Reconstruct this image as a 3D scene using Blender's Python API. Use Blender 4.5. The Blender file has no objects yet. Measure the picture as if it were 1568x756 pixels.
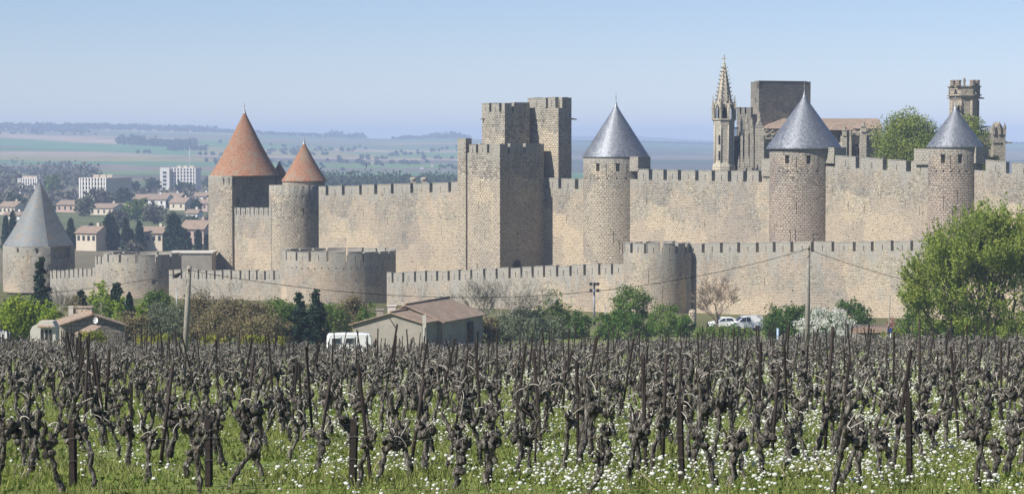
import bpy, math, random
import numpy as np
from mathutils import Vector, noise as mnoise
R = math.radians
SC = bpy.context.scene
COL = SC.collection
rnd = random.Random(7)
nr = np.random.default_rng(11)

# ---------------------------------------------------------------- camera
CZ = 30.0; F = 4000.0; PITCH = math.atan(163 / F)
cam_d = bpy.data.cameras.new('camera'); cam = bpy.data.objects.new('camera', cam_d); COL.objects.link(cam)
cam.location = (0, 0, CZ); cam.rotation_euler = (R(90) - PITCH, 0, 0)
cam_d.sensor_width = 36; cam_d.lens = F / 1568 * 36; cam_d.clip_start = 0.5; cam_d.clip_end = 60000
SC.camera = cam
# ---------------------------------------------------------------- light
SUN_AZ, SUN_EL = R(57), R(41)
sdir = Vector((-math.sin(SUN_AZ) * math.cos(SUN_EL), -math.cos(SUN_AZ) * math.cos(SUN_EL), math.sin(SUN_EL)))
W = bpy.data.worlds.new('World'); SC.world = W; W.use_nodes = True
nt = W.node_tree; nt.nodes.clear()
sky = nt.nodes.new('ShaderNodeTexSky'); sky.sky_type = 'NISHITA'; sky.sun_disc = False
sky.sun_elevation = SUN_EL; sky.sun_rotation = math.atan2(sdir.x, sdir.y)
sky.altitude = 3000; sky.air_density = 1.0; sky.dust_density = 0.5; sky.ozone_density = 7
bg = nt.nodes.new('ShaderNodeBackground'); bg.inputs[1].default_value = 0.07
wo = nt.nodes.new('ShaderNodeOutputWorld')
gr = nt.nodes.new('ShaderNodeMixRGB'); gr.blend_type = 'MULTIPLY'; gr.inputs[0].default_value = 1; gr.inputs[2].default_value = (1.50, 1.21, 1.12, 1)
nt.links.new(sky.outputs[0], gr.inputs[1]); nt.links.new(gr.outputs[0], bg.inputs[0]); nt.links.new(bg.outputs[0], wo.inputs[0])
sl = bpy.data.lights.new('sun', 'SUN'); sl.energy = 5.0; sl.angle = R(0.53); sl.color = (1.0, 0.95, 0.87)
so = bpy.data.objects.new('sun', sl); COL.objects.link(so); so.rotation_euler = sdir.to_track_quat('Z', 'Y').to_euler()
so.location = (-60, -60, 120)
SC.view_settings.view_transform = 'Standard'; SC.view_settings.look = 'None'
SC.view_settings.exposure = 0.5; SC.view_settings.gamma = 1.0
SC.render.engine = 'CYCLES'
SC.cycles.use_denoising = True
SC.cycles.max_bounces = 6; SC.cycles.diffuse_bounces = 3; SC.cycles.glossy_bounces = 2
SC.cycles.transparent_max_bounces = 8; SC.cycles.volume_bounces = 1

# ---------------------------------------------------------------- pixel <-> place helpers (used to survey positions)
def P(px, py, Y):
    x = (px - 784) / F; y = -(py - 378) / F
    d = Vector((x, math.cos(PITCH) + y * math.sin(PITCH), -math.sin(PITCH) + y * math.cos(PITCH)))
    k = Y / d.y
    return Vector((d.x * k, Y, CZ + d.z * k))
def ztop(px, py, Y): return P(px, py, Y).z
def smooth(a, b, x):
    t = np.clip((x - a) / (b - a), 0, 1); return t * t * (3 - 2 * t)
def along(A, ang, px):
    """walk from A in plan direction (cos,-sin) until the line of sight of column px"""
    dx, dy = math.cos(ang), -math.sin(ang); m = (px - 784) / F * 1.0
    # (A.x+t dx) = m (A.y + t dy)
    t = (m * A.y - A.x) / (dx - m * dy)
    return Vector((A.x + t * dx, A.y + t * dy, 0))

# ---------------------------------------------------------------- object helpers
def tag(o, label, cat, group=None):
    o['label'] = label; o['category'] = cat
    if group: o['group'] = group
    return o
def thing(name, label, cat, loc, group=None):
    o = bpy.data.objects.new(name, None); COL.objects.link(o); o.location = loc; o.empty_display_size = .3
    return tag(o, label, cat, group)
def root_loc(o):
    while o.parent: o = o.parent
    return Vector(o.location)
def link(name, me, mat, parent=None, loc=None):
    o = bpy.data.objects.new(name, me); COL.objects.link(o)
    if mat is not None:
        me.materials.clear(); me.materials.append(mat)
    if parent: o.parent = parent
    if loc is not None: o.location = loc
    return o

class MB:
    """collects faces in world coordinates"""
    def __init__(s): s.v = []; s.f = []; s.uv = []; s.dt = []; s.sm = []
    def quad(s, a, b, c, d, uv=None, dt=None, smooth=False):
        n = len(s.v); s.v += [tuple(a), tuple(b), tuple(c), tuple(d)]; s.f.append((n, n+1, n+2, n+3))
        s.uv += uv or [(0, 0), (1, 0), (1, 1), (0, 1)]; s.dt += dt or [9, 9, 9, 9]; s.sm.append(smooth)
    def poly(s, pts, uv=None, dt=9):
        n = len(s.v); s.v += [tuple(p) for p in pts]; s.f.append(tuple(range(n, n + len(pts))))
        s.uv += uv or [(p[0] + p[1], p[2]) for p in pts]; s.dt += [dt] * len(pts); s.sm.append(False)
    def box(s, c, size, rz=0.0, ax=None, taper=1.0):
        """c = centre of base; size (x,y,z); rz about z"""
        cx, cy, cz = c; sx, sy, sz = size; ca, sa = math.cos(rz), math.sin(rz)
        P8 = []
        for k, t in ((0, 1), (1, taper)):
            for (a, b) in ((-1, -1), (1, -1), (1, 1), (-1, 1)):
                x, y = a * sx / 2 * t, b * sy / 2 * t
                P8.append((cx + x * ca - y * sa, cy + x * sa + y * ca, cz + k * sz))
        for q in ((0, 1, 5, 4), (1, 2, 6, 5), (2, 3, 7, 6), (3, 0, 4, 7), (4, 5, 6, 7), (3, 2, 1, 0)):
            pts = [P8[i] for i in q]
            l = (Vector(pts[1]) - Vector(pts[0])).length; h = (Vector(pts[3]) - Vector(pts[0])).length
            z0 = pts[0][2]
            s.quad(*pts, uv=[(0, z0), (l, z0), (l, z0 + h), (0, z0 + h)])
    def tube(s, pts, rad, n=8, cap=True, smooth=True):
        pts = [Vector(p) for p in pts]
        if not hasattr(rad, '__len__'): rad = [rad] * len(pts)
        rings = []
        for i, p in enumerate(pts):
            d = (pts[min(i+1, len(pts)-1)] - pts[max(i-1, 0)]).normalized()
            a = d.orthogonal().normalized() if abs(d.z) < .99 else Vector((1, 0, 0))
            b = d.cross(a).normalized(); a = b.cross(d).normalized()
            rings.append([p + (a * math.cos(t) + b * math.sin(t)) * rad[i] for t in [2*math.pi*k/n for k in range(n)]])
        L = 0
        for i in range(len(rings) - 1):
            l2 = L + (pts[i+1] - pts[i]).length
            for k in range(n):
                k2 = (k + 1) % n; w = rad[i] * 2 * math.pi / n
                s.quad(rings[i][k], rings[i][k2], rings[i+1][k2], rings[i+1][k], uv=[(k*w, L), (k*w+w, L), (k*w+w, l2), (k*w, l2)], smooth=smooth)
            L = l2
        if cap:
            s.poly(rings[-1]); s.poly(rings[0][::-1])
    def lathe(s, c, prof, n=32, a0=0, a1=2*math.pi, smooth=True, uvr=None, rot=0):
        """prof: list of (radius, z) from bottom to top; angle 0 faces the camera"""
        full = abs(a1 - a0 - 2*math.pi) < 1e-6
        L = 0; R0 = max(r for r, z in prof)
        for j in range(len(prof) - 1):
            (r1, z1), (r2, z2) = prof[j], prof[j+1]
            l2 = L + math.hypot(r2 - r1, z2 - z1)
            for k in range(n):
                t1 = a0 + (a1 - a0) * k / n + rot; t2 = a0 + (a1 - a0) * (k + 1) / n + rot
                def q(r, t, z): return (c[0] + r * math.sin(t), c[1] - r * math.cos(t), z)
                s.quad(q(r1, t1, z1), q(r1, t2, z1), q(r2, t2, z2), q(r2, t1, z2),
                       uv=[(t1*R0, L), (t2*R0, L), (t2*R0, l2), (t1*R0, l2)], smooth=smooth)
            L = l2
    def build(s, name, mat, parent=None, merge=False, base=None):
        loc = root_loc(parent) if parent else Vector(base if base is not None else (0, 0, 0))
        me = bpy.data.meshes.new(name)
        V = np.array(s.v, dtype=np.float32).reshape(-1, 3) - np.array(loc, dtype=np.float32)
        me.from_pydata(V.tolist(), [], s.f)
        ul = me.uv_layers.new(name='UVMap'); ul.data.foreach_set('uv', np.array(s.uv, dtype=np.float32).ravel())
        at = me.attributes.new('dtop', 'FLOAT', 'POINT'); at.data.foreach_set('value', np.array(s.dt, dtype=np.float32))
        me.polygons.foreach_set('use_smooth', s.sm)
        me.update()
        if any(s.sm) or merge:
            import bmesh
            bm = bmesh.new(); bm.from_mesh(me); bmesh.ops.remove_doubles(bm, verts=bm.verts, dist=0.0015); bm.to_mesh(me); bm.free()
        return link(name, me, mat, parent, None if parent else loc)

# ---------------------------------------------------------------- surfaces that battlements and walls are cut from
class Flat:
    def __init__(s, A, B, zA, zB):
        s.A = Vector((A[0], A[1], 0)); d = Vector((B[0], B[1], 0)) - s.A; s.L = d.length; s.e = d.normalized()
        s.inw = Vector((-s.e.y, s.e.x, 0)); s.zA = zA; s.zB = zB
    def z(s, u): return s.zA + (s.zB - s.zA) * u / s.L
    def __call__(s, u, w, d):
        p = s.A + s.e * u + s.inw * d; return (p.x, p.y, s.z(u) - w)
class Round:
    def __init__(s, c, r, zt, batter=0.0): s.c = c; s.r = r; s.zt = zt; s.bt = batter
    def __call__(s, u, w, d):
        a = u / s.r; r = s.r - d + s.bt * w; return (s.c[0] + r * math.sin(a), s.c[1] - r * math.cos(a), s.zt - w)

def panel(mb, S, u0, u1, w0, w1, holes=(), step=2.5, d=0.0, flip=False, smooth=False):
    us = {round(u0, 4), round(u1, 4)}; ws = {round(w0, 4), round(w1, 4)}
    n = max(1, int(math.ceil((u1 - u0) / step)))
    for i in range(n + 1): us.add(round(u0 + (u1 - u0) * i / n, 4))
    n = max(1, int(math.ceil((w1 - w0) / 2.0)))
    for i in range(n + 1): ws.add(round(w0 + (w1 - w0) * i / n, 4))
    hs = [h for h in holes if h[0] > u0 and h[1] < u1 and h[2] >= w0 and h[3] <= w1]
    for h in hs: us |= {round(h[0], 4), round(h[1], 4)}; ws |= {round(h[2], 4), round(h[3], 4)}
    us = sorted(us); ws = sorted(ws)
    us = [u for i, u in enumerate(us) if i == 0 or u - us[i-1] > 1e-4]; ws = [w for i, w in enumerate(ws) if i == 0 or w - ws[i-1] > 1e-4]
    for i in range(len(us) - 1):
        for j in range(len(ws) - 1):
            ua, ub, wa, wb = us[i], us[i+1], ws[j], ws[j+1]; um, wm = (ua+ub)/2, (wa+wb)/2
            if any(h[0] < um < h[1] and h[2] < wm < h[3] for h in hs): continue
            q = [S(ua, wb, d), S(ub, wb, d), S(ub, wa, d), S(ua, wa, d)]; uv = [(ua, -wb), (ub, -wb), (ub, -wa), (ua, -wa)]; dt = [wb, wb, wa, wa]
            if flip: q = q[::-1]; uv = uv[::-1]; dt = dt[::-1]
            mb.quad(*q, uv=uv, dt=dt, smooth=smooth)
    if not flip:
        for h in hs:
            a, b, c, e = h[:4]; dp = h[4] if len(h) > 4 else 0.6
            Q = lambda u, w, dd: S(u, w, dd)
            for (p, uvs) in (([(a, c), (a, e)], 0), ([(b, e), (b, c)], 0), ([(b, c), (a, c)], 1), ([(a, e), (b, e)], 1)):
                (u_, w_), (U_, W_) = p
                mb.quad(Q(u_, w_, 0), Q(U_, W_, 0), Q(U_, W_, dp), Q(u_, w_, dp), uv=[(u_, -w_), (U_, -W_), (U_+dp, -W_), (u_+dp, -w_)], dt=[w_, W_, W_, w_])
            if len(h) <= 5: mb.quad(Q(a, e, dp), Q(b, e, dp), Q(b, c, dp), Q(a, c, dp), uv=[(a, -e), (b, -e), (b, -c), (a, -c)], dt=[9]*4)

def shell(S, u0, u1, w0, w1, T, holes=(), step=2.5, smooth=False, ends=True, top=True, mb=None):
    mb = mb or MB()
    panel(mb, S, u0, u1, w0, w1, holes, step, smooth=smooth)
    thr = [h for h in holes if len(h) > 5]
    panel(mb, S, u0, u1, w0, w1, thr, step, d=T, flip=True)
    n = max(1, int(math.ceil((u1 - u0) / step)))
    for i in range(n):
        a = u0 + (u1-u0)*i/n; b = u0 + (u1-u0)*(i+1)/n
        if top: mb.quad(S(a, w0, 0), S(b, w0, 0), S(b, w0, T), S(a, w0, T), uv=[(a, 0), (b, 0), (b, T), (a, T)], dt=[0]*4)
    if ends:
        for u in (u0, u1):
            q = [S(u, w1, T), S(u, w1, 0), S(u, w0, 0), S(u, w0, T)]; uv = [(u-T, -w1), (u, -w1), (u, -w0), (u-T, -w0)]; dt = [w1, w1, w0, w0]
            if u == u1: q = q[::-1]; uv = uv[::-1]; dt = dt[::-1]
            mb.quad(*q, uv=uv, dt=dt)
    return mb

def battlement(S, u0, u1, hm, T, pitch, gap, parent, mat, slit=True, start=0.0, cap=True, seed=0, step=2.5, name='merlon'):
    r = random.Random(seed); u = u0 + start; k = 0; first = True
    edges = []
    while u < u1 - .25:
        L = (pitch - gap) * r.uniform(.86, 1.13)
        if first and start == 0 and seed % 2: L *= .55
        first = False
        e = min(u + L, u1)
        if u1 - e < .5: e = u1
        edges.append((u, e)); u = e + gap * r.uniform(.9, 1.1)
    for (a, b) in edges:
        dz = r.uniform(-.14, .07)
        S2 = (lambda uu, ww, dd, dz=dz: S(uu, ww if ww > hm - .2 else ww - dz, dd))
        hs = []
        if slit and b - a > 1.1: m = (a+b)/2 + r.uniform(-.05, .05); hs = [(m-.055, m+.055, hm*.34, hm*.93, T, 1)]
        mb = shell(S2, a, b, 0, hm, T, hs, step=step)
        if cap:   # weathered coping slab
            S3 = lambda uu, ww, dd: S2(uu, ww, dd - .05)
            shell(S3, a + .0, b - .0, -.10, -.005, T + .10, step=step, mb=mb)
        mb.build(name, mat, parent)
    return edges

# ---------------------------------------------------------------- materials
class N:
    def __init__(s, name):
        s.m = bpy.data.materials.new(name); s.m.use_nodes = True; s.t = s.m.node_tree; s.t.nodes.clear()
        s.out = s.t.nodes.new('ShaderNodeOutputMaterial')
    def n(s, typ, **k):
        x = s.t.nodes.new('ShaderNode' + typ)
        for a, b in k.items():
            if a.startswith('_'): x.inputs[a[1:].replace('_', ' ')].default_value = b
            else: setattr(x, a, b)
        return x
    def l(s, a, b): s.t.links.new(a, b)
    def put(s, inp, v):
        if hasattr(v, 'is_output') or isinstance(v, bpy.types.NodeSocket): s.l(v, inp)
        else: inp.default_value = v
    def math(s, op, a, b=0.0, c=None, clamp=False):
        x = s.n('Math', operation=op, use_clamp=clamp); s.put(x.inputs[0], a); s.put(x.inputs[1], b)
        if c is not None: s.put(x.inputs[2], c)
        return x.outputs[0]
    def mix(s, f, a, b, mode='MIX'):
        x = s.n('MixRGB', blend_type=mode); s.put(x.inputs[0], f); s.put(x.inputs[1], a if hasattr(a, 'is_output') else (*a, 1)); s.put(x.inputs[2], b if hasattr(b, 'is_output') else (*b, 1)); return x.outputs[0]
    def noise(s, vec, scale, detail=4, rough=.6, dist=0.0):
        x = s.n('TexNoise'); x.inputs['Scale'].default_value = scale; x.inputs['Detail'].default_value = detail; x.inputs['Roughness'].default_value = rough; x.inputs['Distortion'].default_value = dist
        if vec is not None: s.l(vec, x.inputs['Vector'])
        return x.outputs['Fac']
    def ramp(s, f, stops, interp='LINEAR'):
        x = s.n('ValToRGB'); cr = x.color_ramp; cr.interpolation = interp
        while len(cr.elements) > 1: cr.elements.remove(cr.elements[-1])
        cr.elements[0].position = stops[0][0]; c = stops[0][1]; cr.elements[0].color = (*c, 1) if hasattr(c, '__len__') else (c, c, c, 1)
        for p, c in stops[1:]:
            e = cr.elements.new(p); e.color = (*c, 1) if hasattr(c, '__len__') else (c, c, c, 1)
        s.l(f, x.inputs[0]); return x.outputs[0]
    def mapping(s, vec, sc=(1, 1, 1), loc=(0, 0, 0)):
        x = s.n('Mapping'); x.inputs['Scale'].default_value = sc; x.inputs['Location'].default_value = loc; s.l(vec, x.inputs[0]); return x.outputs[0]
    def bump(s, h, dist, strength=1.0):
        x = s.n('Bump'); x.inputs['Distance'].default_value = dist; x.inputs['Strength'].default_value = strength; s.l(h, x.inputs['Height']); return x.outputs[0]
    def bsdf(s, col, rough=.9, metal=0.0, normal=None, spec=.3):
        x = s.n('BsdfPrincipled'); s.put(x.inputs['Base Color'], col if hasattr(col, 'is_output') else (*col, 1)); s.put(x.inputs['Roughness'], rough); x.inputs['Metallic'].default_value = metal
        x.inputs['Specular IOR Level'].default_value = spec
        if normal is not None: s.l(normal, x.inputs['Normal'])
        s.l(x.outputs[0], s.out.inputs['Surface']); return x

def stone(name, light, dark, warm, grey, row=.34, bw=.62, contrast=1.0, bumpd=.06, topgrey=.8, tophi=2.6, pits=.5, mortar=.05):
    s = N(name); uv = s.n('UVMap').outputs[0]; tc = s.n('TexCoord').outputs['Object']
    geo = s.n('NewGeometry').outputs['Position']
    wn = s.n('TexNoise'); wn.inputs['Scale'].default_value = .9; s.l(uv, wn.inputs['Vector'])
    wv = s.n('VectorMath', operation='SCALE'); s.l(wn.outputs['Color'], wv.inputs[0]); wv.inputs['Scale'].default_value = .4
    va0 = s.n('VectorMath', operation='ADD'); s.l(uv, va0.inputs[0]); s.l(wv.outputs[0], va0.inputs[1])
    wn2 = s.n('TexNoise'); wn2.inputs['Scale'].default_value = 2.3; wn2.inputs['Detail'].default_value = 3; s.l(uv, wn2.inputs['Vector'])
    wv2 = s.n('VectorMath', operation='MULTIPLY'); s.l(wn2.outputs['Color'], wv2.inputs[0]); wv2.inputs[1].default_value = (.55, .16, 0)
    va = s.n('VectorMath', operation='ADD'); s.l(va0.outputs[0], va.inputs[0]); s.l(wv2.outputs[0], va.inputs[1])
    b = s.n('TexBrick', offset=.5); b.inputs['Scale'].default_value = 1; b.inputs['Brick Width'].default_value = bw; b.inputs['Row Height'].default_value = row
    b.inputs['Mortar Size'].default_value = mortar; b.inputs['Mortar Smooth'].default_value = .7
    b.inputs['Color1'].default_value = (0, 0, 0, 1); b.inputs['Color2'].default_value = (1, 1, 1, 1); b.inputs['Mortar'].default_value = (.35, .35, .35, 1)
    s.l(va.outputs[0], b.inputs['Vector'])
    big = s.noise(geo, .11, 3, .6); med = s.noise(geo, .55, 4, .65); fine = s.noise(geo, 3.2, 5, .75); vfine = s.noise(geo, 7, 3, .8)
    per = s.ramp(b.outputs['Color'], [(0.0, dark), (.35, tuple((a*.5+c*.5) for a, c in zip(light, dark))), (.7, light), (1, tuple(min(1, c*1.12) for c in light))])
    c = s.mix(s.ramp(big, [(.42, 0.0), (.62, .75)]), per, warm, 'MIX')
    c = s.mix(s.ramp(med, [(.47, 0.0), (.62, .7)]), c, grey)
    c = s.mix(s.ramp(s.noise(s.mapping(uv, (.35, .12, 1)), 1, 4, .7), [(.5, 0.0), (.7, .5)]), c, tuple(x * .62 for x in grey))
    c = s.mix(.75 * contrast, c, s.ramp(fine, [(.3, .35), (.5, .95), (.7, 1.25)]), 'MULTIPLY')
    low = s.n('Attribute', attribute_name='dtop').outputs['Fac']
    lw = s.ramp(s.math('ADD', s.math('DIVIDE', low, 14.0), s.math('MULTIPLY_ADD', s.noise(geo, .22, 4, .65), 1.6, -.8)), [(.32, 0.0), (.62, .62)])
    c = s.mix(lw, c, s.mix(fine, tuple(x * .8 for x in warm), tuple(x * 1.12 for x in warm)))
    # irregular dark joints and lost stones
    st = s.noise(s.mapping(uv, (1.0, 1.9, 1)), 1.15, 5, .9)
    c = s.mix(s.ramp(st, [(.56, 0.0), (.605, min(1, pits * 1.35))]), c, (.055, .047, .038))
    mo = b.outputs['Fac']
    c = s.mix(s.math('MULTIPLY', mo, .62 * contrast), c, (.10, .085, .065))
    vo = s.n('TexVoronoi'); vo.inputs['Scale'].default_value = .16; vd = s.n('VectorMath', operation='ADD'); s.l(uv, vd.inputs[0]); vs_ = s.n('VectorMath', operation='SCALE'); s.l(wn.outputs['Color'], vs_.inputs[0]); vs_.inputs['Scale'].default_value = 2.2; s.l(vs_.outputs[0], vd.inputs[1]); s.l(vd.outputs[0], vo.inputs['Vector'])
    pr = s.n('SeparateColor'); s.l(vo.outputs['Color'], pr.inputs[0])
    c = s.mix(1.0, c, s.ramp(pr.outputs[0], [(0.0, (.80, .80, .82)), (.35, (.97, .95, .93)), (.7, (1.05, 1.02, .97)), (1.0, (1.12, 1.08, 1.0))]), 'MULTIPLY')
    # weathering that comes down from the coping
    at = s.n('Attribute', attribute_name='dtop').outputs['Fac']
    streak = s.noise(s.mapping(uv, (1.3, .10, 1)), 1.0, 4, .65)
    lim = s.math('MULTIPLY_ADD', streak, tophi * 5.2, -tophi * 1.75)
    wt = s.ramp(s.math('SUBTRACT', s.math('DIVIDE', lim, tophi), s.math('DIVIDE', at, tophi)), [(0.0, 0.0), (.35, topgrey)])
    c = s.mix(wt, c, s.mix(fine, tuple(g*.45 for g in grey), tuple(g*1.15 for g in grey)))
    h = s.math('ADD', s.math('MULTIPLY', mo, -.9), s.math('ADD', s.math('MULTIPLY', b.outputs['Color'], .5), s.math('ADD', s.math('MULTIPLY', fine, 1.1), s.math('MULTIPLY', vfine, .5))))
    s.bsdf(c, .95, normal=s.bump(h, bumpd), spec=.12)
    return s.m

def plain(name, col, rough=.8, metal=0, var=.25, scale=3.0, bump=0.0, spec=.3):
    s = N(name); g = s.n('NewGeometry').outputs['Position']; f = s.noise(g, scale, 5, .7)
    c = s.mix(1.0, col, s.ramp(f, [(.3, 1 - var), (.7, 1 + var * .6)]), 'MULTIPLY')
    s.bsdf(c, rough, metal, s.bump(f, bump) if bump else None, spec); return s.m

def leafmat(name, cols, trans=.35, patch=.25):
    s = N(name); g = s.n('NewGeometry'); rp = g.outputs['Random Per Island']; f = s.noise(g.outputs['Position'], patch, 3, .6)
    a = s.math('ADD', s.math('MULTIPLY', rp, .55), s.math('MULTIPLY', f, .9)); a = s.math('SUBTRACT', a, .22, clamp=True)
    c = s.ramp(a, [(i / max(1, len(cols) - 1), cc) for i, cc in enumerate(cols)])
    d = s.n('BsdfDiffuse'); s.l(c, d.inputs[0]); t = s.n('BsdfTranslucent'); s.l(s.mix(.6, c, (.9, 1.0, .35), 'MULTIPLY'), t.inputs[0])
    m = s.n('MixShader'); m.inputs[0].default_value = trans; s.l(d.outputs[0], m.inputs[1]); s.l(t.outputs[0], m.inputs[2]); s.l(m.outputs[0], s.out.inputs[0]); return s.m

def rooftile(name, cols, row=.35, bw=.22, rough=.85, metal=0.0, spec=.2, bumpd=.04, moss=None, mo=.4, fleck=0.0):
    s = N(name); uv = s.n('UVMap').outputs[0]; g = s.n('NewGeometry').outputs['Position']
    b = s.n('TexBrick', offset=.5); b.inputs['Scale'].default_value = 1; b.inputs['Brick Width'].default_value = bw; b.inputs['Row Height'].default_value = row
    b.inputs['Mortar Size'].default_value = .02; b.inputs['Mortar Smooth'].default_value = .3
    b.inputs['Color1'].default_value = (0, 0, 0, 1); b.inputs['Color2'].default_value = (1, 1, 1, 1); b.inputs['Mortar'].default_value = (.3, .3, .3, 1)
    s.l(uv, b.inputs['Vector'])
    f = s.noise(g, 1.2, 5, .75); f2 = s.noise(g, 9, 2, .7)
    a = s.math('ADD', s.math('MULTIPLY', b.outputs['Color'], .45), s.math('MULTIPLY', f, .65))
    c = s.ramp(a, [(.12 + .76 * i / (len(cols) - 1), cc) for i, cc in enumerate(cols)])
    c = s.mix(s.math('MULTIPLY', b.outputs['Fac'], mo), c, tuple(x * .3 for x in cols[0]))
    if fleck: c = s.mix(s.ramp(s.noise(g, 1.9, 4, .85), [(.58, 0.0), (.66, fleck)]), c, tuple(x * .5 for x in cols[0]))
    if moss: c = s.mix(s.ramp(s.noise(g, .5, 5, .75), [(.5, 0.0), (.62, moss[1])]), c, moss[0])
    h = s.math('ADD', s.math('MULTIPLY', b.outputs['Color'], .8), s.math('ADD', s.math('MULTIPLY', b.outputs['Fac'], -.8), f2))
    ro = s.math('MULTIPLY_ADD', b.outputs['Color'], .22, rough - .1)
    s.bsdf(c, ro, metal, s.bump(h, bumpd), spec); return s.m

M = {}
M['wall'] = stone('pale wall masonry', (.53, .485, .385), (.31, .28, .22), (.58, .485, .37), (.42, .405, .36), row=.27, bw=.52)
M['tower'] = stone('bossed tower masonry', (.56, .51, .41), (.31, .275, .22), (.53, .46, .36), (.43, .41, .355), row=.38, bw=.66, mortar=.055, contrast=1.05, bumpd=.11, pits=.6)
M['outer'] = stone('outer wall rubble', (.53, .485, .385), (.36, .32, .255), (.60, .49, .37), (.44, .42, .37), row=.24, bw=.45, contrast=.85, bumpd=.05, topgrey=.8, tophi=3.4)
M['pink'] = stone('pinkish tower masonry', (.50, .445, .37), (.23, .195, .16), (.48, .395, .325), (.39, .36, .31), row=.37, bw=.64, mortar=.055, contrast=1.25, bumpd=.12, pits=.6)
M['church'] = stone('pale ashlar', (.50, .47, .405), (.37, .345, .295), (.45, .42, .345), (.29, .28, .25), row=.5, bw=1.0, contrast=.7, bumpd=.03, pits=.35)
M['keep'] = stone('weathered keep ashlar', (.36, .335, .285), (.21, .195, .165), (.36, .325, .265), (.22, .21, .185), row=.4, bw=.8, contrast=.9, bumpd=.05, pits=.4)
M['slate'] = rooftile('blue grey slate', [(.13, .14, .165), (.21, .225, .255), (.31, .33, .36)], row=.30, bw=.26, rough=.42, metal=.5, spec=.7, bumpd=.005, mo=.5)
M['oldslate'] = rooftile('lichened slate', [(.13, .145, .155), (.19, .21, .215), (.26, .275, .275)], row=.3, bw=.3, rough=.6, metal=.1, spec=.4, bumpd=.02, moss=((.30, .21, .12), .5), mo=.3)
M['tile'] = rooftile('orange flat tile', [(.12, .07, .05), (.38, .165, .09), (.45, .25, .155), (.36, .28, .20)], row=.32, bw=.26, bumpd=.06, moss=((.30, .26, .19), .7), mo=.6, fleck=.75)
M['canal'] = rooftile('canal tile', fleck=.5, cols=[(.22, .14, .10), (.38, .255, .18), (.46, .36, .28), (.33, .30, .25)], row=.45, bw=.22, bumpd=.08, moss=((.24, .22, .17), .6))
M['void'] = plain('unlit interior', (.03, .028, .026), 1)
M['lead'] = plain('grey lead', (.35, .37, .39), .5, .4)
M['iron'] = plain('rusted iron stake', (.045, .035, .03), .8, .2, .5, 14)
M['render'] = plain('grey cement render', (.30, .275, .235), .95, 0, .22, .8, .01)
M['renderlight'] = plain('pale render', (.55, .52, .46), .9, 0, .15, .6)
M['white'] = plain('white paint', (.78, .78, .77), .4, 0, .05, 2)
M['glass'] = plain('dark window glass', (.03, .04, .05), .15, 0, .1, 1, spec=.8)
M['rubber'] = plain('tyre rubber', (.02, .02, .02), .8)
M['pole'] = plain('weathered grey pole', (.27, .25, .215), .9, 0, .35, 5, .01)
M['wood'] = plain('dark wood', (.08, .055, .04), .9, 0, .3, 5)
M['wire'] = plain('dull wire', (.20, .19, .18), .7, .3, .2, 5)
M['cable'] = plain('black cable', (.02, .02, .02), .6)
M['plastic'] = plain('blue plastic', (.03, .07, .25), .5)
# ================================================================ the ground
HPX = np.array([-3000, 0, 200, 350, 450, 600, 650, 700, 760, 875, 1000, 1090, 1300, 1568, 4000.])
HY  = np.array([197, 197, 199, 203, 208, 214, 212, 212, 216, 218, 219, 222, 222, 222, 222.])      # ridge line as surveyed
FYP = np.array([-3000, 0, 700, 870, 960, 1050, 1090, 1300, 1568, 4000.])
FY  = np.array([214, 214, 214, 208, 207, 213, 216, 216, 219, 219.])
NEAR_Y = np.array([-400, 0, 36, 210, 235, 260, 300, 330, 370, 410, 520, 640, 3000.])
NEAR_Z = np.array([24.0, 27.5, 25.1, 13.45, 10.9, 8.9, 7.2, 6.2, 4.2, 3.0, 0.0, -5.0, -5.0])
def nz(x, y, s, seed=0): return mnoise.noise(Vector((x * s + seed, y * s - seed, seed * .37)))
def dipx(x, y):
    return float(np.interp(784 + F * x / max(y, 60), [-400, 0, 250, 550, 800, 1000, 1300, 2000], [.1, .2, .5, .75, .55, .2, -.1, -.1]))
def ground_z(x, y, fine=True):
    if y < 3000:
        if y <= 210: z = (CZ - 2.48 - .067 * y if y > -20 else CZ - 2.48 + 1.34) - float(smooth(70, 210, y)) * dipx(x, y)
        else: z = float(np.interp(y, NEAR_Y, NEAR_Z)) - (dipx(x, 210) * max(0, 1 - (y - 210) / 25) if y < 235 else 0)
        if fine and y < 500: z += .10 * nz(x, y, .12, 3) + .05 * nz(x, y, .5, 5)
        if y > 640: z += 1.0 * nz(x, y, .002, 1)
        return z
    px = 784 + F * x / y
    zr = CZ - (float(np.interp(px, HPX, HY)) - 215) / F * 7000 + 2.0
    t = (y - 3000) / 4000
    if y <= 7000: z = -5 + (zr + 5) * (t if t < .9 else .9 + (t - .9) * (1 - (t - .9) * 5 * .5))
    else:
        zf = CZ - (float(np.interp(px, FYP, FY)) - 215) / F * 12500
        if y < 9500: k = float(smooth(7000, 9500, y)); z = zr * .97 * (1 - k) + 0 * k
        else: k = float(smooth(9500, 12500, y)); z = zf * k
    amp = min(1, (y - 3000) / 1500)
    return z + amp * (3.2 * nz(x, y, .0011, 9) + 1.2 * nz(x, y, .004, 4)) - (1 if y > 3000 else 0) * 0
def on_ground(px, Y):
    x = (px - 784) / F * Y; return Vector((x, Y, ground_z(x, Y)))

Ys = np.concatenate([np.arange(-200, 20, 20), np.arange(20, 220, 2.0), np.arange(220, 700, 10), np.arange(700, 3000, 60), np.arange(3000, 7200, 60), np.arange(7200, 13600, 200), [14000]])
ts = np.linspace(-1, 1, 221); Xs = np.sign(ts) * (np.abs(ts) ** 2.2) * 3600
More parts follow.
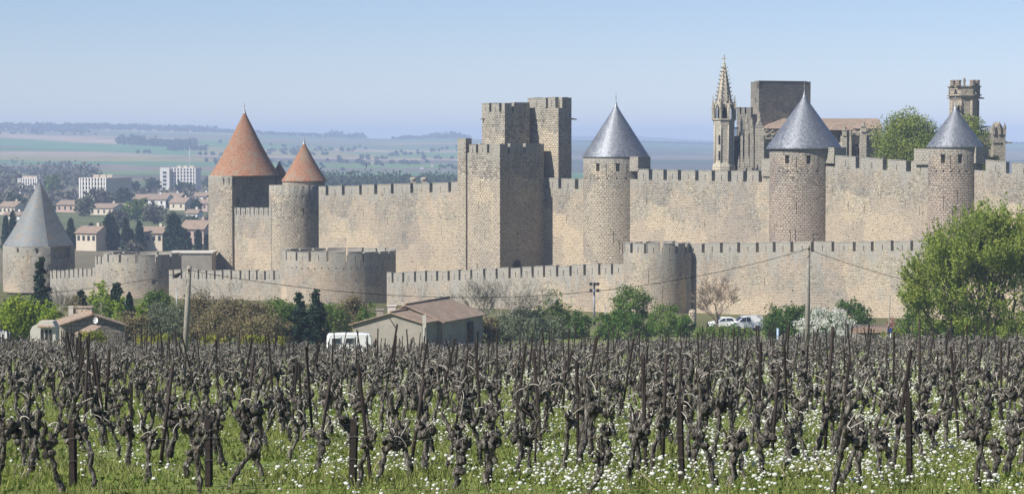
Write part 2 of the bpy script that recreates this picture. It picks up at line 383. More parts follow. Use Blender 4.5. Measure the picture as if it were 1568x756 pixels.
# tan fields, green fields, given by corners surveyed on the slope: (px0,px1,py0,py1,colour)
def fieldcol(x, y):
    n1 = nz(x, y, .0025, 2); n2 = nz(x, y, .012, 8)
    if y < 330: return None
    if y < 640: return (.13, .13, .06)
    px = 784 + F * x / y
    # parcels: long strips across the slope
    if px > 800 and y > 2800: return [(.05, .07, .035), (.09, .085, .06), (.07, .14, .05), (.17, .15, .10)][int(4 * random.Random(int((x + y * .3) / 900) * 7 + int((y + 200 * n1) / 500)).random())]
    if y < 2300: a = (.12, .14, .07) if n1 > 0 else (.17, .15, .10)
    else:
        i = math.floor((x + y * .35) / 420 + .3 * n1 + 60); j = math.floor((y + .22 * x + 80 * n1) / 260)
        h = random.Random(i * 91 + j * 17).random()
        a = [(.09, .17, .06), (.13, .21, .07), (.20, .17, .12), (.16, .15, .11), (.10, .20, .09), (.26, .24, .10), (.12, .11, .08), (.34, .27, .19)][int(h * 7.99)]
    z = ground_z(x, y); py = 215 + F * (CZ - z) / y
    if px < 190: lo = 205 + px * .075; 
    if px < 300 and y > 3000:
        e = 203 + px * .055 + 2 * nz(x, y, .006, 1)
        if e < py < e + 8 + 3 * n1: a = (.42, .32, .22)
        elif e + 8 < py < e + 20: a = (.10, .22, .09)
    if 1400 < 0: pass
    return a
vx = []; cols = []
for y in Ys:
    for x in Xs:
        xx = x
        vx.append((xx, y, ground_z(xx, y))); c = fieldcol(xx, y); cols.append((*(c or (.10, .12, .05)), 1))
nx = len(Xs); fs = []
for j in range(len(Ys) - 1):
    for i in range(nx - 1):
        a = j * nx + i; fs.append((a, a + 1, a + nx + 1, a + nx))
me = bpy.data.meshes.new('ground'); me.from_pydata(vx, [], fs)
ca = me.color_attributes.new('parcel', 'FLOAT_COLOR', 'POINT'); ca.data.foreach_set('color', np.array(cols, dtype=np.float32).ravel())
me.polygons.foreach_set('use_smooth', [True] * len(fs))
s = N('ground cover'); g = s.n('NewGeometry').outputs['Position']; at = s.n('Attribute', attribute_name='parcel').outputs['Color']
f1 = s.noise(g, .35, 5, .7); f2 = s.noise(g, 3.0, 5, .75)
near = s.ramp(f1, [(.32, (.19, .155, .10)), (.42, (.17, .19, .07)), (.6, (.20, .26, .08))])
near = s.mix(.8, near, s.ramp(f2, [(.3, .45), (.55, 1.0), (.75, 1.35)]), 'MULTIPLY')
sep = s.n('SeparateXYZ'); s.l(g, sep.inputs[0])
k = s.ramp(s.math('DIVIDE', sep.outputs[1], 1000.0), [(.30, 0.0), (.34, 1.0)])
far = s.mix(.7, at, s.ramp(s.noise(g, .02, 5, .7), [(.3, .6), (.7, 1.3)]), 'MULTIPLY')
s.bsdf(s.mix(k, near, far), .95, spec=.05, normal=s.bump(f2, .05))
grd = link('ground', me, s.m); grd['kind'] = 'structure'

# haze: one closed box of even air
mb = MB(); mb.box((0, 6900, -8), (7100, 14050, 96))
hz = mb.build('haze', None, merge=True); hz['kind'] = 'stuff'
s = N('even summer haze'); v = s.n('VolumePrincipled'); v.inputs['Color'].default_value = (.52, .65, .95, 1); v.inputs['Density'].default_value = 1.9e-4
v.inputs['Anisotropy'].default_value = -0.2
s.l(v.outputs[0], s.out.inputs['Volume']); hz.data.materials.append(s.m); s.m.cycles.homogeneous_volume = True

# ================================================================ the inner ring of walls
WA = R(47)
def wall_path(px0, Y0, px1, ang=WA):
    A = P(px0, 300, Y0); return along(A, ang, px1)
def putlogs(L, w, step=1.5, size=.17, r=None, u0=0):
    r = r or rnd; out = []; u = u0 + r.uniform(.4, 1.2)
    while u < u0 + L - .6:
        ww = w + r.uniform(-.08, .08); out.append((u, u + size, ww, ww + size * 1.15)); u += step * r.uniform(.9, 1.12)
    return out
def slits(L, w0, w1, n, r, h=1.3, u0=0, wd=.09):
    out = []
    for i in range(n):
        u = u0 + L * (i + .5 + r.uniform(-.25, .25)) / n; w = r.uniform(w0, w1); out.append((u, u + wd, w, w + h))
    return out
def scatter(L, w0, w1, n, r, u0=0):
    out = []
    for i in range(n):
        u = u0 + r.uniform(.3, L - .5); w = r.uniform(w0, w1); q = r.uniform(.12, .2); out.append((u, u + q * r.uniform(.8, 1.6), w, w + q))
    return out
def clean(h):
    out = []
    for a in h:
        if all(a[1] + .05 < b[0] or b[1] + .05 < a[0] or a[3] + .05 < b[2] or b[3] + .05 < a[2] for b in out): out.append(a)
    return out

def curtain(name, label, A, pyA, pxA, B, pyB, pxB, mat, hm=1.7, T=.85, pitch=2.5, gap=.55, zb=0, seed=1, put=True, sl=4, sc=12, group=None, start=0.0, cat='wall'):
    zA, zB = ztop(pxA, pyA, A.y), ztop(pxB, pyB, B.y)
    S = Flat(A, B, zA, zB); r = random.Random(seed)
    t = thing(name, label, cat, (A.x, A.y, zb), group)
    H = max(zA, zB) - zb
    battlement(S, 0, S.L, hm, T, pitch, gap, t, mat, seed=seed, start=start)
    hs = []
    if put: hs += putlogs(S.L, hm + 1.15, 1.35, .2, r)
    hs += slits(S.L, hm + 2.5, min(H - 2, hm + 7), sl, r); hs += scatter(S.L, hm + 2.2, H - .5, sc, r)
    mb = shell(S, 0, S.L, hm, hm + 1.2, T, clean([h for h in hs if h[3] < hm + 1.15]), ends=True)
    shell(S, 0, S.L, hm + 1.2, H, 2.6, clean([h for h in hs if h[2] > hm + 1.25]), ends=True, mb=mb)
    mb.build('curtain', mat, t)
    return t, S

A0 = P(488, 300, 498)
J1 = along(A0, WA, 893)
curtain('curtain_wall', 'long pale inner wall left of the tall square tower, right of the small orange roofed tower', A0, 286, 488, along(A0, WA, 735), 278, 735, M['wall'], seed=3, pitch=5.0, gap=.85, sl=6, sc=26)
J0 = along(A0, WA, 812)
curtain('curtain_wall', 'short inner wall between the tall square tower and the leftmost slate cone tower', J0, 272, 812, along(A0, WA, 900), 275, 900, M['wall'], seed=2, pitch=3.9, gap=.85, sl=2, sc=10)

def drum(name, label, px, rpx, Y, py_wall, zb, mat, roof=None, holes=(), parapet=False, extra=None, cat='tower', group=None, roofmat=None):
    c = P(px, 300, Y); r = rpx / F * Y; zt = ztop(px, py_wall, Y - r * .7)
    t = thing(name, label, cat, (c.x, c.y, zb), group)
    S = Round((c.x, c.y), r, zt)
    H = zt - zb
    mb = shell(S, -math.pi * r, math.pi * r, 0, H, .8, clean(holes), step=r * math.pi / 20, smooth=True, ends=False)
    mb.build('drum', mat, t)
    return t, S, c, r, zt
def cone(t, c, r, ze, zp, mat, n=40, flare=0.0, finial=1.8, over=.0):
    """concave slate or tile cone with eaves band, lead cap and finial"""
    h = zp - ze; prof = []
    for i in range(9):
        k = i / 8; rr = (r + over) * ((1 - k) ** 1.0) - flare * r * math.sin(math.pi * k) * (1 - k) * .9
        prof.append((max(rr, .12), ze + h * k))
    mb = MB(); mb.lathe((c.x, c.y), prof, n); 
    mb.lathe((c.x, c.y), [(r + over - .03, ze - .16), (r + over - .01, ze - .004)], n, smooth=False); mb.lathe((c.x, c.y), [(r * .5, ze - .165), (r + over - .035, ze - .165)], n, smooth=False)
    rf = mb.build('roof', mat, t)
    mb = MB(); mb.lathe((c.x, c.y), [(.36, zp - .75), (.26, zp - .1), (.16, zp + .1), (.2, zp + .25), (.07, zp + .45), (.05, zp + finial * .7), (.11, zp + finial * .75), (.03, zp + finial * .85), (.015, zp + finial * 1.25)], 10)
    mb.build('finial', M['lead'], rf)
    return rf

def slate_tower(label, px, rpx, join_dx, Yc, pye, pya, seed, mat, r_roof, body_l, group='slate cone towers of the inner wall'):
    """round tower whose roof overhangs; returns point where the next wall starts on its front"""
    r = random.Random(seed); R_ = rpx / F * Yc
    hs = []
    for a in (-.62, .02, .62):                     # square openings under the eaves
        u = a * R_; hs.append((u - .35, u + .35, 1.0, 2.35, .8))
    for a in (-.33, .3, .8): hs.append((a*R_-.05, a*R_+.05, 1.3, 3.2))
    for i in range(9): u = (-1.2 + i * .3) * R_; hs.append((u - .12, u + .12, 3.45, 3.72))
    for i in range(5): u = r.uniform(-1.1, .5) * R_; w = r.uniform(6, 15); hs.append((u - .05, u + .05, w, w + 1.9))
    t, S, c, rr, zt = drum('round_tower', label, px, rpx, Yc, pye, 1.0, mat, holes=hs, group=group)
    ze = zt + .12; zp = ztop(px, pya, Yc)
    cone(t, c, r_roof / F * Yc, ze, zp, M['slate'])
    return t, c, rr, zt, P(px + join_dx, 300, Yc - math.sqrt(max(0, R_**2 - (join_dx / F * Yc)**2)) - .0)

def corner_turret(t, px0, px1, pyt, pyb, Y, mat, dY=3.0):
    """tall corner merlon where wall and tower meet"""
    A = P(px0, 300, Y); B = along(A, WA, px1); S = Flat(A, B, ztop(px0, pyt, Y), ztop(px1, pyt, B.y))
    mb = shell(S, 0, S.L, 0, S.zA - ztop(px0, pyb, Y), dY, [], ends=True); mb.build('corner_turret', mat, t)

# tower A
tA, cA, rA, zA_, jA = slate_tower('leftmost of the slate cone towers, just right of the tall square tower', 943, 50, 21, J1.y, 241, 160, 5, M['tower'], 51.5, 893)
EA = along(jA, WA, 1180)
curtain('curtain_wall', 'inner wall between the leftmost and the widest slate cone towers, church spire behind', jA, 259, 964, EA, 263, 1180, M['wall'], seed=8, pitch=3.6, gap=.8, sl=5, sc=24, start=1.9)
corner_turret(tA, 964, 977, 240, 262, jA.y - .15, M['tower'])
# tower B
tB, cB, rB, zB_, jB = slate_tower('widest slate cone tower, in front of the church keep, second from the left', 1231, 53, 31, EA.y, 228, 146, 6, M['pink'], 58, 1178)
EB = along(jB, WA, 1423)
corner_turret(tB, 1264, 1277, 226, 250, jB.y - .15, M['tower'])
curtain('curtain_wall', 'inner wall below the round leafy tree, between the two right slate cone towers', jB, 238, 1262, EB, 248, 1423, M['wall'], seed=12, pitch=5.2, gap=1.0, hm=1.7, sl=6, sc=18, start=2.2)
tC, cC, rC, zC_, jC = slate_tower('smallest slate cone tower, rightmost, above the big green tree', 1462, 41.5, 27, EB.y, 226, 164, 7, M['pink'], 43.5, 1421)
corner_turret(tC, 1489, 1494, 225, 250, jC.y - .15, M['tower'])
corner_turret(tB, 1166, 1180, 243, 270, EA.y + 1.0, M['tower'])
corner_turret(tC, 1399, 1422, 228, 252, EB.y + 1.5, M['tower'])
EC = along(jC, WA, 1680)
curtain('curtain_wall', 'inner wall at the right edge, right of the smallest slate cone tower', jC, 243, 1489, EC, 262, 1680, M['wall'], seed=14, pitch=5.2, gap=1.0, sl=4, sc=12, start=2.4)

# ---------------- the tall square tower with its two upper blocks
def block(t, mat, px_corner, Yc, lpx, rpx, py_top, zb, hm=1.5, pitch=1.9, gap=.5, holesL=(), holesR=(), name='block', ang=R(47), T=.8, blt=0, brt=0, seed=0, back=True):
    """rectangular block; nearest corner on column px_corner, left face reaching column lpx, right face rpx"""
    C = P(px_corner, 300, Yc); Lp = along(C, ang, lpx); a2 = ang - math.pi / 2
    Rp = along(C, a2, rpx)
    zt = ztop(px_corner, py_top, Yc); H = zt - zb
    SL = Flat(Lp, C, zt, zt); SR = Flat(C, Rp, zt, zt); Bk = Lp + (Rp - Vector((C.x, C.y, 0)))
    S3 = Flat(Rp, Bk, zt, zt); S4 = Flat(Bk, Lp, zt, zt)
    mb = MB()
    for S, hs in ((SL, holesL), (SR, holesR), (S3, ()), (S4, ())):
        shell(S, 0, S.L, hm, H, .5, clean(hs), ends=False, mb=mb, top=False)
        shell(S, 0, S.L, hm - .001, hm, T, [], ends=False, mb=mb) if False else None
    # wall walk floor
    mb.poly([SL(0, hm, 0), SL(SL.L, hm, 0), SR(SR.L, hm, 0), S3(S3.L, hm, 0)])
    mb.build(name, mat, t)
    for i, (S, st) in enumerate(((SL, blt), (SR, brt), (S3, 0), (S4, 0))):
        battlement(S, 0.0, S.L - (T if S.L > 3 else 0) + .0, hm, T, pitch if i != 1 else pitch * 1.5, gap, t, mat, start=st, seed=seed + i)
    return C, Lp, Rp, SL, SR, zt
FT = along(A0, WA, 833)          # where the right flank meets the wall
# front corner: walk back along the flank direction until column 765
a2 = R(47) - math.pi / 2
dx, dy = math.cos(a2), -math.sin(a2); m = (766 - 784) / F
tt = (m * FT.y - FT.x) / (dx - m * dy); CF = Vector((FT.x + dx * tt, FT.y + dy * tt, 0))
tS = thing('square_tower', 'tall square tower of stepped crenellated blocks with a deep shadowed flank', 'tower', (CF.x, CF.y, 1))
hl = [(5.4, 5.5, 6.2, 7.9), (4.0, 4.1, 14.3, 15.9), (6.6, 6.7, 14.6, 16.2), (4.6, 4.7, 20.5, 21.9), (5.0, 5.1, 9.9, 11.6), (3.4, 3.6, 4.9, 5.1), (6.4, 6.6, 4.9, 5.1)]
hr = [(4.0, 4.12, 15, 17.5), (1.9, 2.05, 6.0, 7.5), (5.8, 5.95, 10.0, 10.3), (3, 3.2, 3.6, 3.8), (6, 6.2, 3.6, 3.8)]
C, Lp, Rp, SL, SR, zt = block(tS, M['tower'], 766, CF.y, 703, 833, 221, 1.0, holesL=hl, holesR=hr, name='lower_block', seed=40, pitch=2.6, gap=.6)
# corner piers of the front face, standing 0.35 m proud
for u0, u1, zt2 in ((-.0, 2.1, ztop(703, 212, CF.y + 8)), (SL.L - 1.4, SL.L + .3, zt)):
    S = Flat(Vector(SL(u0, 0, -.35)), Vector(SL(u1, 0, -.35)), zt2, zt2)
    mb = shell(S, 0, S.L, 0, zt2 - 1, 1.4 if u0 < 1 else .345, [], ends=True); mb.build('corner_pier', M['tower'], tS)
# arched door low on the shadowed flank
ud = 3.9; S = SR; mb = MB(); zc = zt - ztop(796, 404, CF.y + 3)
pts = [(-.8, 2.4), (.8, 2.4), (.8, .2)] + [(.8 * math.cos(a), .2 - .95 * math.sin(a)) for a in [math.pi * i / 10 for i in range(1, 10)]] + [(-.8, .2)]
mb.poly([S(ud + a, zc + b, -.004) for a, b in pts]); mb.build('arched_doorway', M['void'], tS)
mb = MB()
arc = [(1.0, 2.4), (1.0, .2)] + [(1.0 * math.cos(a), .2 - 1.15 * math.sin(a)) for a in [math.pi * i / 10 for i in range(1, 10)]] + [(-1.0, .2), (-1.0, 2.4)]
mb.tube([S(ud + a, zc + b, -.02) for a, b in arc], .12, 6); mb.build('door_arch', M['tower'], tS)
# upper blocks
def back_from(px, Y): return P(px, 300, Y)
hU = [(3.2, 3.3, 6.8, 8.6), (1.2, 1.35, 3.6, 3.9), (2.6, 2.75, 3.6, 3.9)]
block(tS, M['tower'], 773, CF.y + 6.2, 738, 811, 158, 12, holesL=hU, name='upper_block', seed=50, pitch=2.5, gap=.6, hm=1.5)
hV = [(2.2, 2.4, 3.8, 4.1), (3.9, 4.1, 3.8, 4.1)]
Cb, Lb, Rb, SLb, SRb, ztb = block(tS, M['tower'], 855, CF.y + 6.5, 808, 875, 150, 8, holesL=hV, name='rear_block', seed=60, hm=1.7, pitch=5.4, gap=.5, brt=.9, blt=0)
mb = MB(); q = Vector(SRb(SRb.L, 3.6, 0)); mb.tube([q, q + Vector((.9, .2, -.1))], [.16, .1], 6); mb.build('water_spout', M['tower'], tS)
q = Vector(SLb(0, 2.2, 0)); q = P(738, 182, CF.y + 10); mb = MB(); mb.tube([q + Vector((.3, 0, 0)), q + Vector((-.45, -.1, -.05))], [.13, .09], 6); mb.build('water_spout', M['tower'], tS)

# ---------------- small tile cone tower (right of the big one)
c = P(451, 300, 449); 
tT2, S2, c2, r2, z2 = drum('round_tower', 'smaller orange tile cone tower standing on a broad round drum', 451, 39, 503, 284, 1, M['tower'],
    holes=[(.4, .48, 4.2, 6.2), (2.05, 2.3, 4.3, 5.6), (-2.2, -2.12, 3.5, 5), (1.0, 1.08, 8, 9.5)] + [((-1 + i*.3)*4.3-.1, (-1+i*.3)*4.3+.1, 2.0, 2.25) for i in range(7)])
mb = MB(); rr = 4.1; mb.lathe((P(465, 300, 504.5).x, 504.5), [(rr, z2 - .4), (rr, z2 + .75)], 32); mb.lathe((c2.x, c2.y), [(.01, z2 - .012), (r2 - .05, z2 - .01)], 32, smooth=False)
mb.build('top_drum', M['tower'], tT2)
cr = P(466, 300, 504.5); cone(tT2, cr, 35 / F * 504.5, ztop(466, 277, 501), ztop(466, 218, 504.5), M['tile'], flare=.06, finial=1.0)
# merlon blocks round the back of the drum
# ---------------- big tile cone tower, open towards the town side
def horseshoe(label, pxl, pxc, pxr, Y, py_e, zb, mat, holesL, holesR, name='round_tower', ang=R(36), r_px=None, cpx=None):
    """D-shaped tower: curved lit side on the left ending in a sharp corner, flat shaded gorge wall on the right"""
    C = P(pxc, 300, Y)
    rr = r_px / F * Y; cc = P(cpx, 300, Y + rr * .55)
    zt = ztop(pxc, py_e, Y)
    t = thing(name, label, 'tower', (cc.x, cc.y, zb))
    S = Round((cc.x, cc.y), rr, zt); aC = math.asin((C.x - cc.x) / rr) if abs(C.x - cc.x) < rr else .9
    mb = MB(); H = zt - zb
    shell(S, -math.pi * rr, aC * rr, 0, H, .7, clean(holesL), step=rr * math.pi / 18, smooth=True, ends=False, mb=mb)
    Cn = Vector(S(aC * rr, 0, 0)); Rp = along(Cn, R(-58), pxr)
    SR = Flat(Cn, Rp, zt, zt); shell(SR, 0, SR.L, 0, H, .7, holesR, ends=True, mb=mb)
    mb.build('tower_body', mat, t)
    return t, S, SR, cc, rr, zt
tT1, S1, SR1, c1, r1, z1 = horseshoe('bigger orange tile cone tower with a tall conical roof, leftmost of the inner wall', 320, 358, 421, 512, 269, 0, M['tower'],
    [(-2.6, -2.3, .5, 1.7), (-3.9, -3.6, .5, 1.7), (-2.4, -2.32, 16, 18), (-2.2, -2.0, 2.4, 2.65), (-1.1, -.9, 2.4, 2.65), (-3.3, -3.1, 2.4, 2.65), (-1.4, -1.32, 8.2, 9.8)],
    [(.35, 1.2, .35, 1.7, .7, 1), (3.1, 3.22, 1, 2.8), (6.0, 6.3, .5, 1.8, .7, 1), (1.0, 2.4, 4.3, 5.6), (4.9, 5.2, 2.4, 2.6)], r_px=57, cpx=376)
cone(tT1, P(375, 300, c1.y), 53 / F * c1.y, z1 + .05, ztop(378, 171, c1.y), M['tile'], flare=.07, finial=1.6, n=44)
# shield wall in front of it
A = P(351, 300, 510.5); B = P(415, 300, 500.5)
curtain('low_curtain_wall', 'short lit wall with small merlons under the bigger orange tile cone', A, 318, 351, B, 318, 414, M['wall'], seed=21, hm=1.4, pitch=1.5, gap=.3, T=.6, put=False, sl=1, sc=6)
# little rear cone
t = thing('small_rear_turret', 'tiny orange cone turret peeking between the two orange tile towers', 'turret', tuple(P(428, 320, 522)))
cr = P(428, 300, 522); mb = MB(); mb.lathe((cr.x, cr.y), [(1.2, 14), (1.2, ztop(428, 268, 522))], 16); mb.build('drum', M['tower'], t)
cone(t, cr, 1.6, ztop(428, 268, 522), ztop(428, 248, 522), M['tile'], n=20, finial=.5)

# ================================================================ the outer ring
OA = R(25)
# lone tower at the left edge: octagon-ish slate roof
tD, SD, SRD, cD, rD, zD = horseshoe('slate roofed tower at the left edge with a big dark opening in its flank', 5, 80, 114, 500, 377, 1, M['outer'],
    [(-3.3, -2.9, .25, 1.1), (.55, 1.05, .25, 1.2), (-3.9, -3.7, 1.9, 2.1), (-2.0, -1.8, 1.9, 2.1), (-.3, -.1, 1.9, 2.1), (1.9, 2.1, 1.9, 2.1), (-2.1, -2.03, 5, 6.2), (-1.0, -.93, 1, 3)],
    [(.5, 5.6, .3, 2.25, 6.0)], r_px=56, cpx=60)
ze = zD + .05; zp = ztop(62, 277, cD.y); mb = MB()
ccx, ccy = P(60, 300, cD.y).x, cD.y; rr = 55.5 / F * cD.y
angs = [R(a) for a in list(range(-180, 21, 10)) + [24, 75, 120, 160, 180]]
for i in range(len(angs) - 1):
    a, b = angs[i], angs[i+1]
    for k in range(6):
        k1, k2 = k / 6, (k + 1) / 6
        def rp(kk, a_): q = rr * (1 - kk) - .06 * rr * math.sin(math.pi * kk) * (1 - kk); return (ccx + q * math.sin(a_) + .15 * kk, ccy - q * math.cos(a_), ze + (zp - ze) * kk)
        L = 12; mb.quad(rp(k1, a), rp(k1, b), rp(k2, b), rp(k2, a), uv=[(a*rr, k1*L), (b*rr, k1*L), (b*rr, k2*L), (a*rr, k2*L)], smooth=(angs[i] < R(19)))
rf = mb.build('roof', M['oldslate'], tD)
mb = MB(); mb.tube([(ccx + .15, ccy, zp - .4), (ccx + .15, ccy, zp + 1.4)], [.12, .03], 6); mb.lathe((ccx + .15, ccy), [(.03, zp + .3), (.13, zp + .45), (.03, zp + .6)], 8); mb.build('finial', M['lead'], rf)

# low wall + bastion E
A = P(76, 300, 497); B = P(148, 300, 489)
curtain('low_outer_wall', 'low crenellated outer wall joining the left edge tower to the round bastion', A, 415, 76, B, 410, 148, M['outer'], seed=31, hm=1.5, pitch=1.25, gap=.3, T=.6, put=False, sl=0, sc=3)
def bastion(name, label, px, rpx, Y, py, zb, mat, hm, pitch, gap, holes=(), seed=0, T=.8, start=0.0, arc=math.pi, group=None, edge0=None):
    c = P(px, 300, Y); r = rpx / F * Y; zt = ztop(px, py, Y - r * .6)
    t = thing(name, label, 'tower', (c.x, c.y, zb), group); S = Round((c.x, c.y), r, zt, .0)
    e = battlement(S, -arc * r, arc * r, hm, T, pitch, gap, t, mat, seed=seed, start=start, step=.6)
    mb = shell(S, -arc * r, arc * r, hm, hm + 1.0, T, [], step=r * math.pi / 36, ends=False)
    shell(S, -arc * r, arc * r, hm + 1.0, zt - zb, 2.0, clean(holes), step=r * math.pi / 36, ends=False, mb=mb)
    mb.lathe((c.x, c.y), [(.01, zt - hm - 1.05), (r - T + .01, zt - hm - 1.04)], 32, smooth=False)
    mb.build('bastion_wall', mat, t); return t, S, c, r, zt
bastion('round_bastion', 'broken topped round bastion behind the conifers, left of the first utility pole', 218, 59, 485, 389, 1, M['outer'], 1.5, 3.3, .5,
        [((-.9 + i*.22)*6.3, (-.9+i*.22)*6.3 + .22, 2.7 + .3*(i % 2), 2.95 + .3*(i % 2)) for i in range(10)] + [(2.6, 3.5, 4.6, 5.4)], seed=33)
A = P(145, 300, 489); B = P(186, 300, 480)
curtain('bastion_side_wall', 'crumbling flank wall with narrow merlons left of the round bastion', A, 393, 145, B, 388, 186, M['outer'], seed=35, hm=1.5, pitch=1.6, gap=.45, T=.7, put=False, sl=1, sc=3)
# building edge behind
t = thing('stone_annex', 'flat topped plain grey annex between the round bastion and the orange towers', 'building', tuple(P(295, 420, 500)))
mb = MB(); A = P(262, 300, 448); mb.box((P(295, 300, 506).x, 506, 1), (8.2, 8, ztop(295, 388, 502) - 1)); mb.build('wall', M['render'], t)
mb = MB(); mb.box((P(295, 300, 506).x, 506, ztop(295, 388, 502)+.003), (8.6, 8.4, .25)); mb.build('coping', M['renderlight'], t)

A = P(258, 300, 478); B = P(434, 300, 462)
curtain('outer_wall', 'outer wall between the round bastion and the big wide bastion, above the scrub', A, 413, 258, B, 415, 434, M['outer'], seed=37, hm=1.6, pitch=1.98, gap=.42, sl=0, sc=10)
bastion('wide_bastion', 'widest round bastion of the outer wall, half in shade, behind two small firs', 518, 88, 457, 385, 1, M['outer'], 1.55, 3.1, .45,
        [((-1.1 + i*.14)*9.1, (-1.1+i*.14)*9.1 + .2, 2.55 + .12*(i % 2), 2.8 + .12*(i % 2)) for i in range(17)] + [(-4.5, -4.42, 7, 8.2), (3.0, 3.12, 6.6, 8.0)], seed=42)
A = P(592, 300, 444); B = along(A, R(42), 960)
curtain('outer_wall', 'long outer wall with a rising top line behind the tile roofed shed', A, 418, 592, B, 403, 960, M['outer'], seed=39, hm=1.65, pitch=2.75, gap=.5, sl=0, sc=30)
YH = B.y
bastion('round_bastion', 'round bastion near the floodlight mast with ochre lichen under its battlement', 1006, 51, YH + .5, 373, 1, M['outer'], 1.45, 2.5, .62,
        [((-1.1 + i*.26)*4.8, (-1.1+i*.26)*4.8 + .16, 2.2, 2.4) for i in range(9)] + [(.6, .68, 6.3, 8.6), (1.7, 1.78, 9, 10.5), (-1.6, -1.52, 4, 6), (2.7, 2.9, 10, 10.2)], seed=44)
A = P(1050, 300, YH - .5); B = along(A, R(38), 1640)
curtain('outer_wall', 'tall right outer wall in full sun behind the parked vans and the leaning pole', A, 373, 1050, B, 366, 1640, M['outer'], seed=46, hm=1.45, pitch=3.35, gap=.6, sl=2, sc=26)
A = P(1049, 300, YH - 1.2)
t = thing('wall_buttress', 'stepped stone pier where the small bastion meets the tall right outer wall', 'buttress', tuple(P(1053, 470, YH - 2)))
mb = MB(); mb.box((P(1053, 300, YH - 1.4).x, YH - 1.4, 1), (1.1, 1.6, ztop(1053, 386, YH) - 1)); mb.build('pier', M['outer'], t)
t = thing('stone_gatepost', 'squat round topped stone post at the foot of the tall right outer wall', 'post', tuple(P(1061, 500, 340)))
mb = MB(); q = P(1061, 300, 340); z0 = ground_z(q.x, 340); mb.lathe((q.x, 340), [(.5, z0 - .2), (.5, z0 + 1.9), (.42, z0 + 2.15), (.2, z0 + 2.3), (.01, z0 + 2.32)], 14); mb.build('post', M['tower'], t)
# ================================================================ church and keep behind the walls
YC = 470
ch = thing('church', 'pale gothic church with a crocketed spire turret and orange tiled roof behind the wall', 'church', tuple(P(1150, 262, YC)))
m_px = YC / F
def gothic(part_name, px, py_top, py_bot, wpx, Y, mat_frame, parent, lights=2, face_off=-.02):
    """pointed window: dark glass, moulded frame, mullions and a tracery ring"""
    w = wpx * Y / F / 2; c = P(px, py_top, Y); zt = c.z; zb = ztop(px, py_bot, Y); zs = zt - w * 1.5
    arc = [(-w, zb)] + [(-w, zs)] + [(-w + (w) * (1 - math.cos(a)) , zs + (zt - zs) * math.sin(a)) for a in [R(15), R(35), R(55), R(75)]] + [(0, zt)] + [(w - (w) * (1 - math.cos(a)), zs + (zt - zs) * math.sin(a)) for a in [R(75), R(55), R(35), R(15)]] + [(w, zs), (w, zb)]
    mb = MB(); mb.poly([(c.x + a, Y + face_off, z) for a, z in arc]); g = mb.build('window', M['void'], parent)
    mb = MB(); mb.tube([(c.x + a, Y + face_off - .08, z) for a, z in arc], .16, 5)
    for i in range(1, lights + 1 if lights > 1 else 1):
        x = -w + 2 * w * i / (lights + 1); mb.tube([(c.x + x, Y + face_off - .05, zb), (c.x + x, Y + face_off - .05, zs)], .07, 5)
    if lights > 1:
        rr = w * .42; mb.tube([(c.x + rr * math.cos(t), Y + face_off - .05, zs + w * .35 + rr * math.sin(t)) for t in [2*math.pi*k/12 for k in range(13)]], .08, 5, cap=False)
        for k in range(3):
            t = 2*math.pi*k/3 + .5; mb.tube([(c.x, Y + face_off - .04, zs + w*.35), (c.x + rr*math.cos(t), Y + face_off - .04, zs + w*.35 + rr*math.sin(t))], .05, 4)
    mb.build('tracery', mat_frame, g)
def pinnacle(mb, x, y, z0, z1, w):
    """square shaft, gablets, crocketed spirelet, knob"""
    zs = z0 + (z1 - z0) * .45; mb.box((x, y, z0), (w, w, zs - z0)); mb.box((x, y, zs - .01), (w * 1.25, w * 1.25, .14))
    mb.box((x, y, zs + .12), (w * .9, w * .9, (z1 - zs) * .8), taper=.12)
    for k in range(3):
        zz = zs + .2 + (z1 - zs) * .2 * k; q = w * (.62 - .14 * k)
        for a, b in ((1, 0), (-1, 0), (0, 1), (0, -1)): mb.box((x + a * q, y + b * q, zz), (.14, .14, .14))
    mb.box((x, y, z1 - (z1 - zs) * .22), (w * .34, w * .34, .18)); mb.box((x, y, z1 - (z1 - zs) * .1), (.08, .08, (z1 - zs) * .1))
# spire turret
q = P(1108.5, 200, YC); r0 = 18.5 * m_px; zb_ = ztop(1108, 275, YC); z183 = ztop(1108, 183, YC); z154 = ztop(1108, 156, YC); zap = ztop(1110, 98, YC)
mb = MB(); n8 = R(22.5)
mb.lathe((q.x, q.y), [(r0 * 1.0, zb_ - 6), (r0 * 1.0, ztop(1108, 254, YC)), (r0 * .82, ztop(1108, 248, YC)), (r0 * .82, ztop(1108, 200, YC)), (r0 * .93, z183 - .6), (r0 * .93, z183 - .3), (r0 * 1.05, z183 - .1), (r0 * 1.05, z183 + .1), (r0 * .8, z183 + .12)], 8, smooth=False, rot=n8)
for k in range(8):
    a = n8 + k * math.pi / 4; mb.tube([(q.x + r0 * .83 * math.sin(a), q.y - r0 * .83 * math.cos(a), zb_), (q.x + r0 * .83 * math.sin(a), q.y - r0 * .83 * math.cos(a), z183 - .2)], .17, 5)
mb.build('turret', M['church'], ch)
for px, py in ((1102, 208), (1102, 232)):
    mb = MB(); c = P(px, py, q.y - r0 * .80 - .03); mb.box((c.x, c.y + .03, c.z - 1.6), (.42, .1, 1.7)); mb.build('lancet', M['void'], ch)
mb = MB(); rb = r0 * .74
mb.lathe((q.x, q.y), [(rb * .7, z183), (rb * .7, z154)], 8, smooth=False, rot=n8)
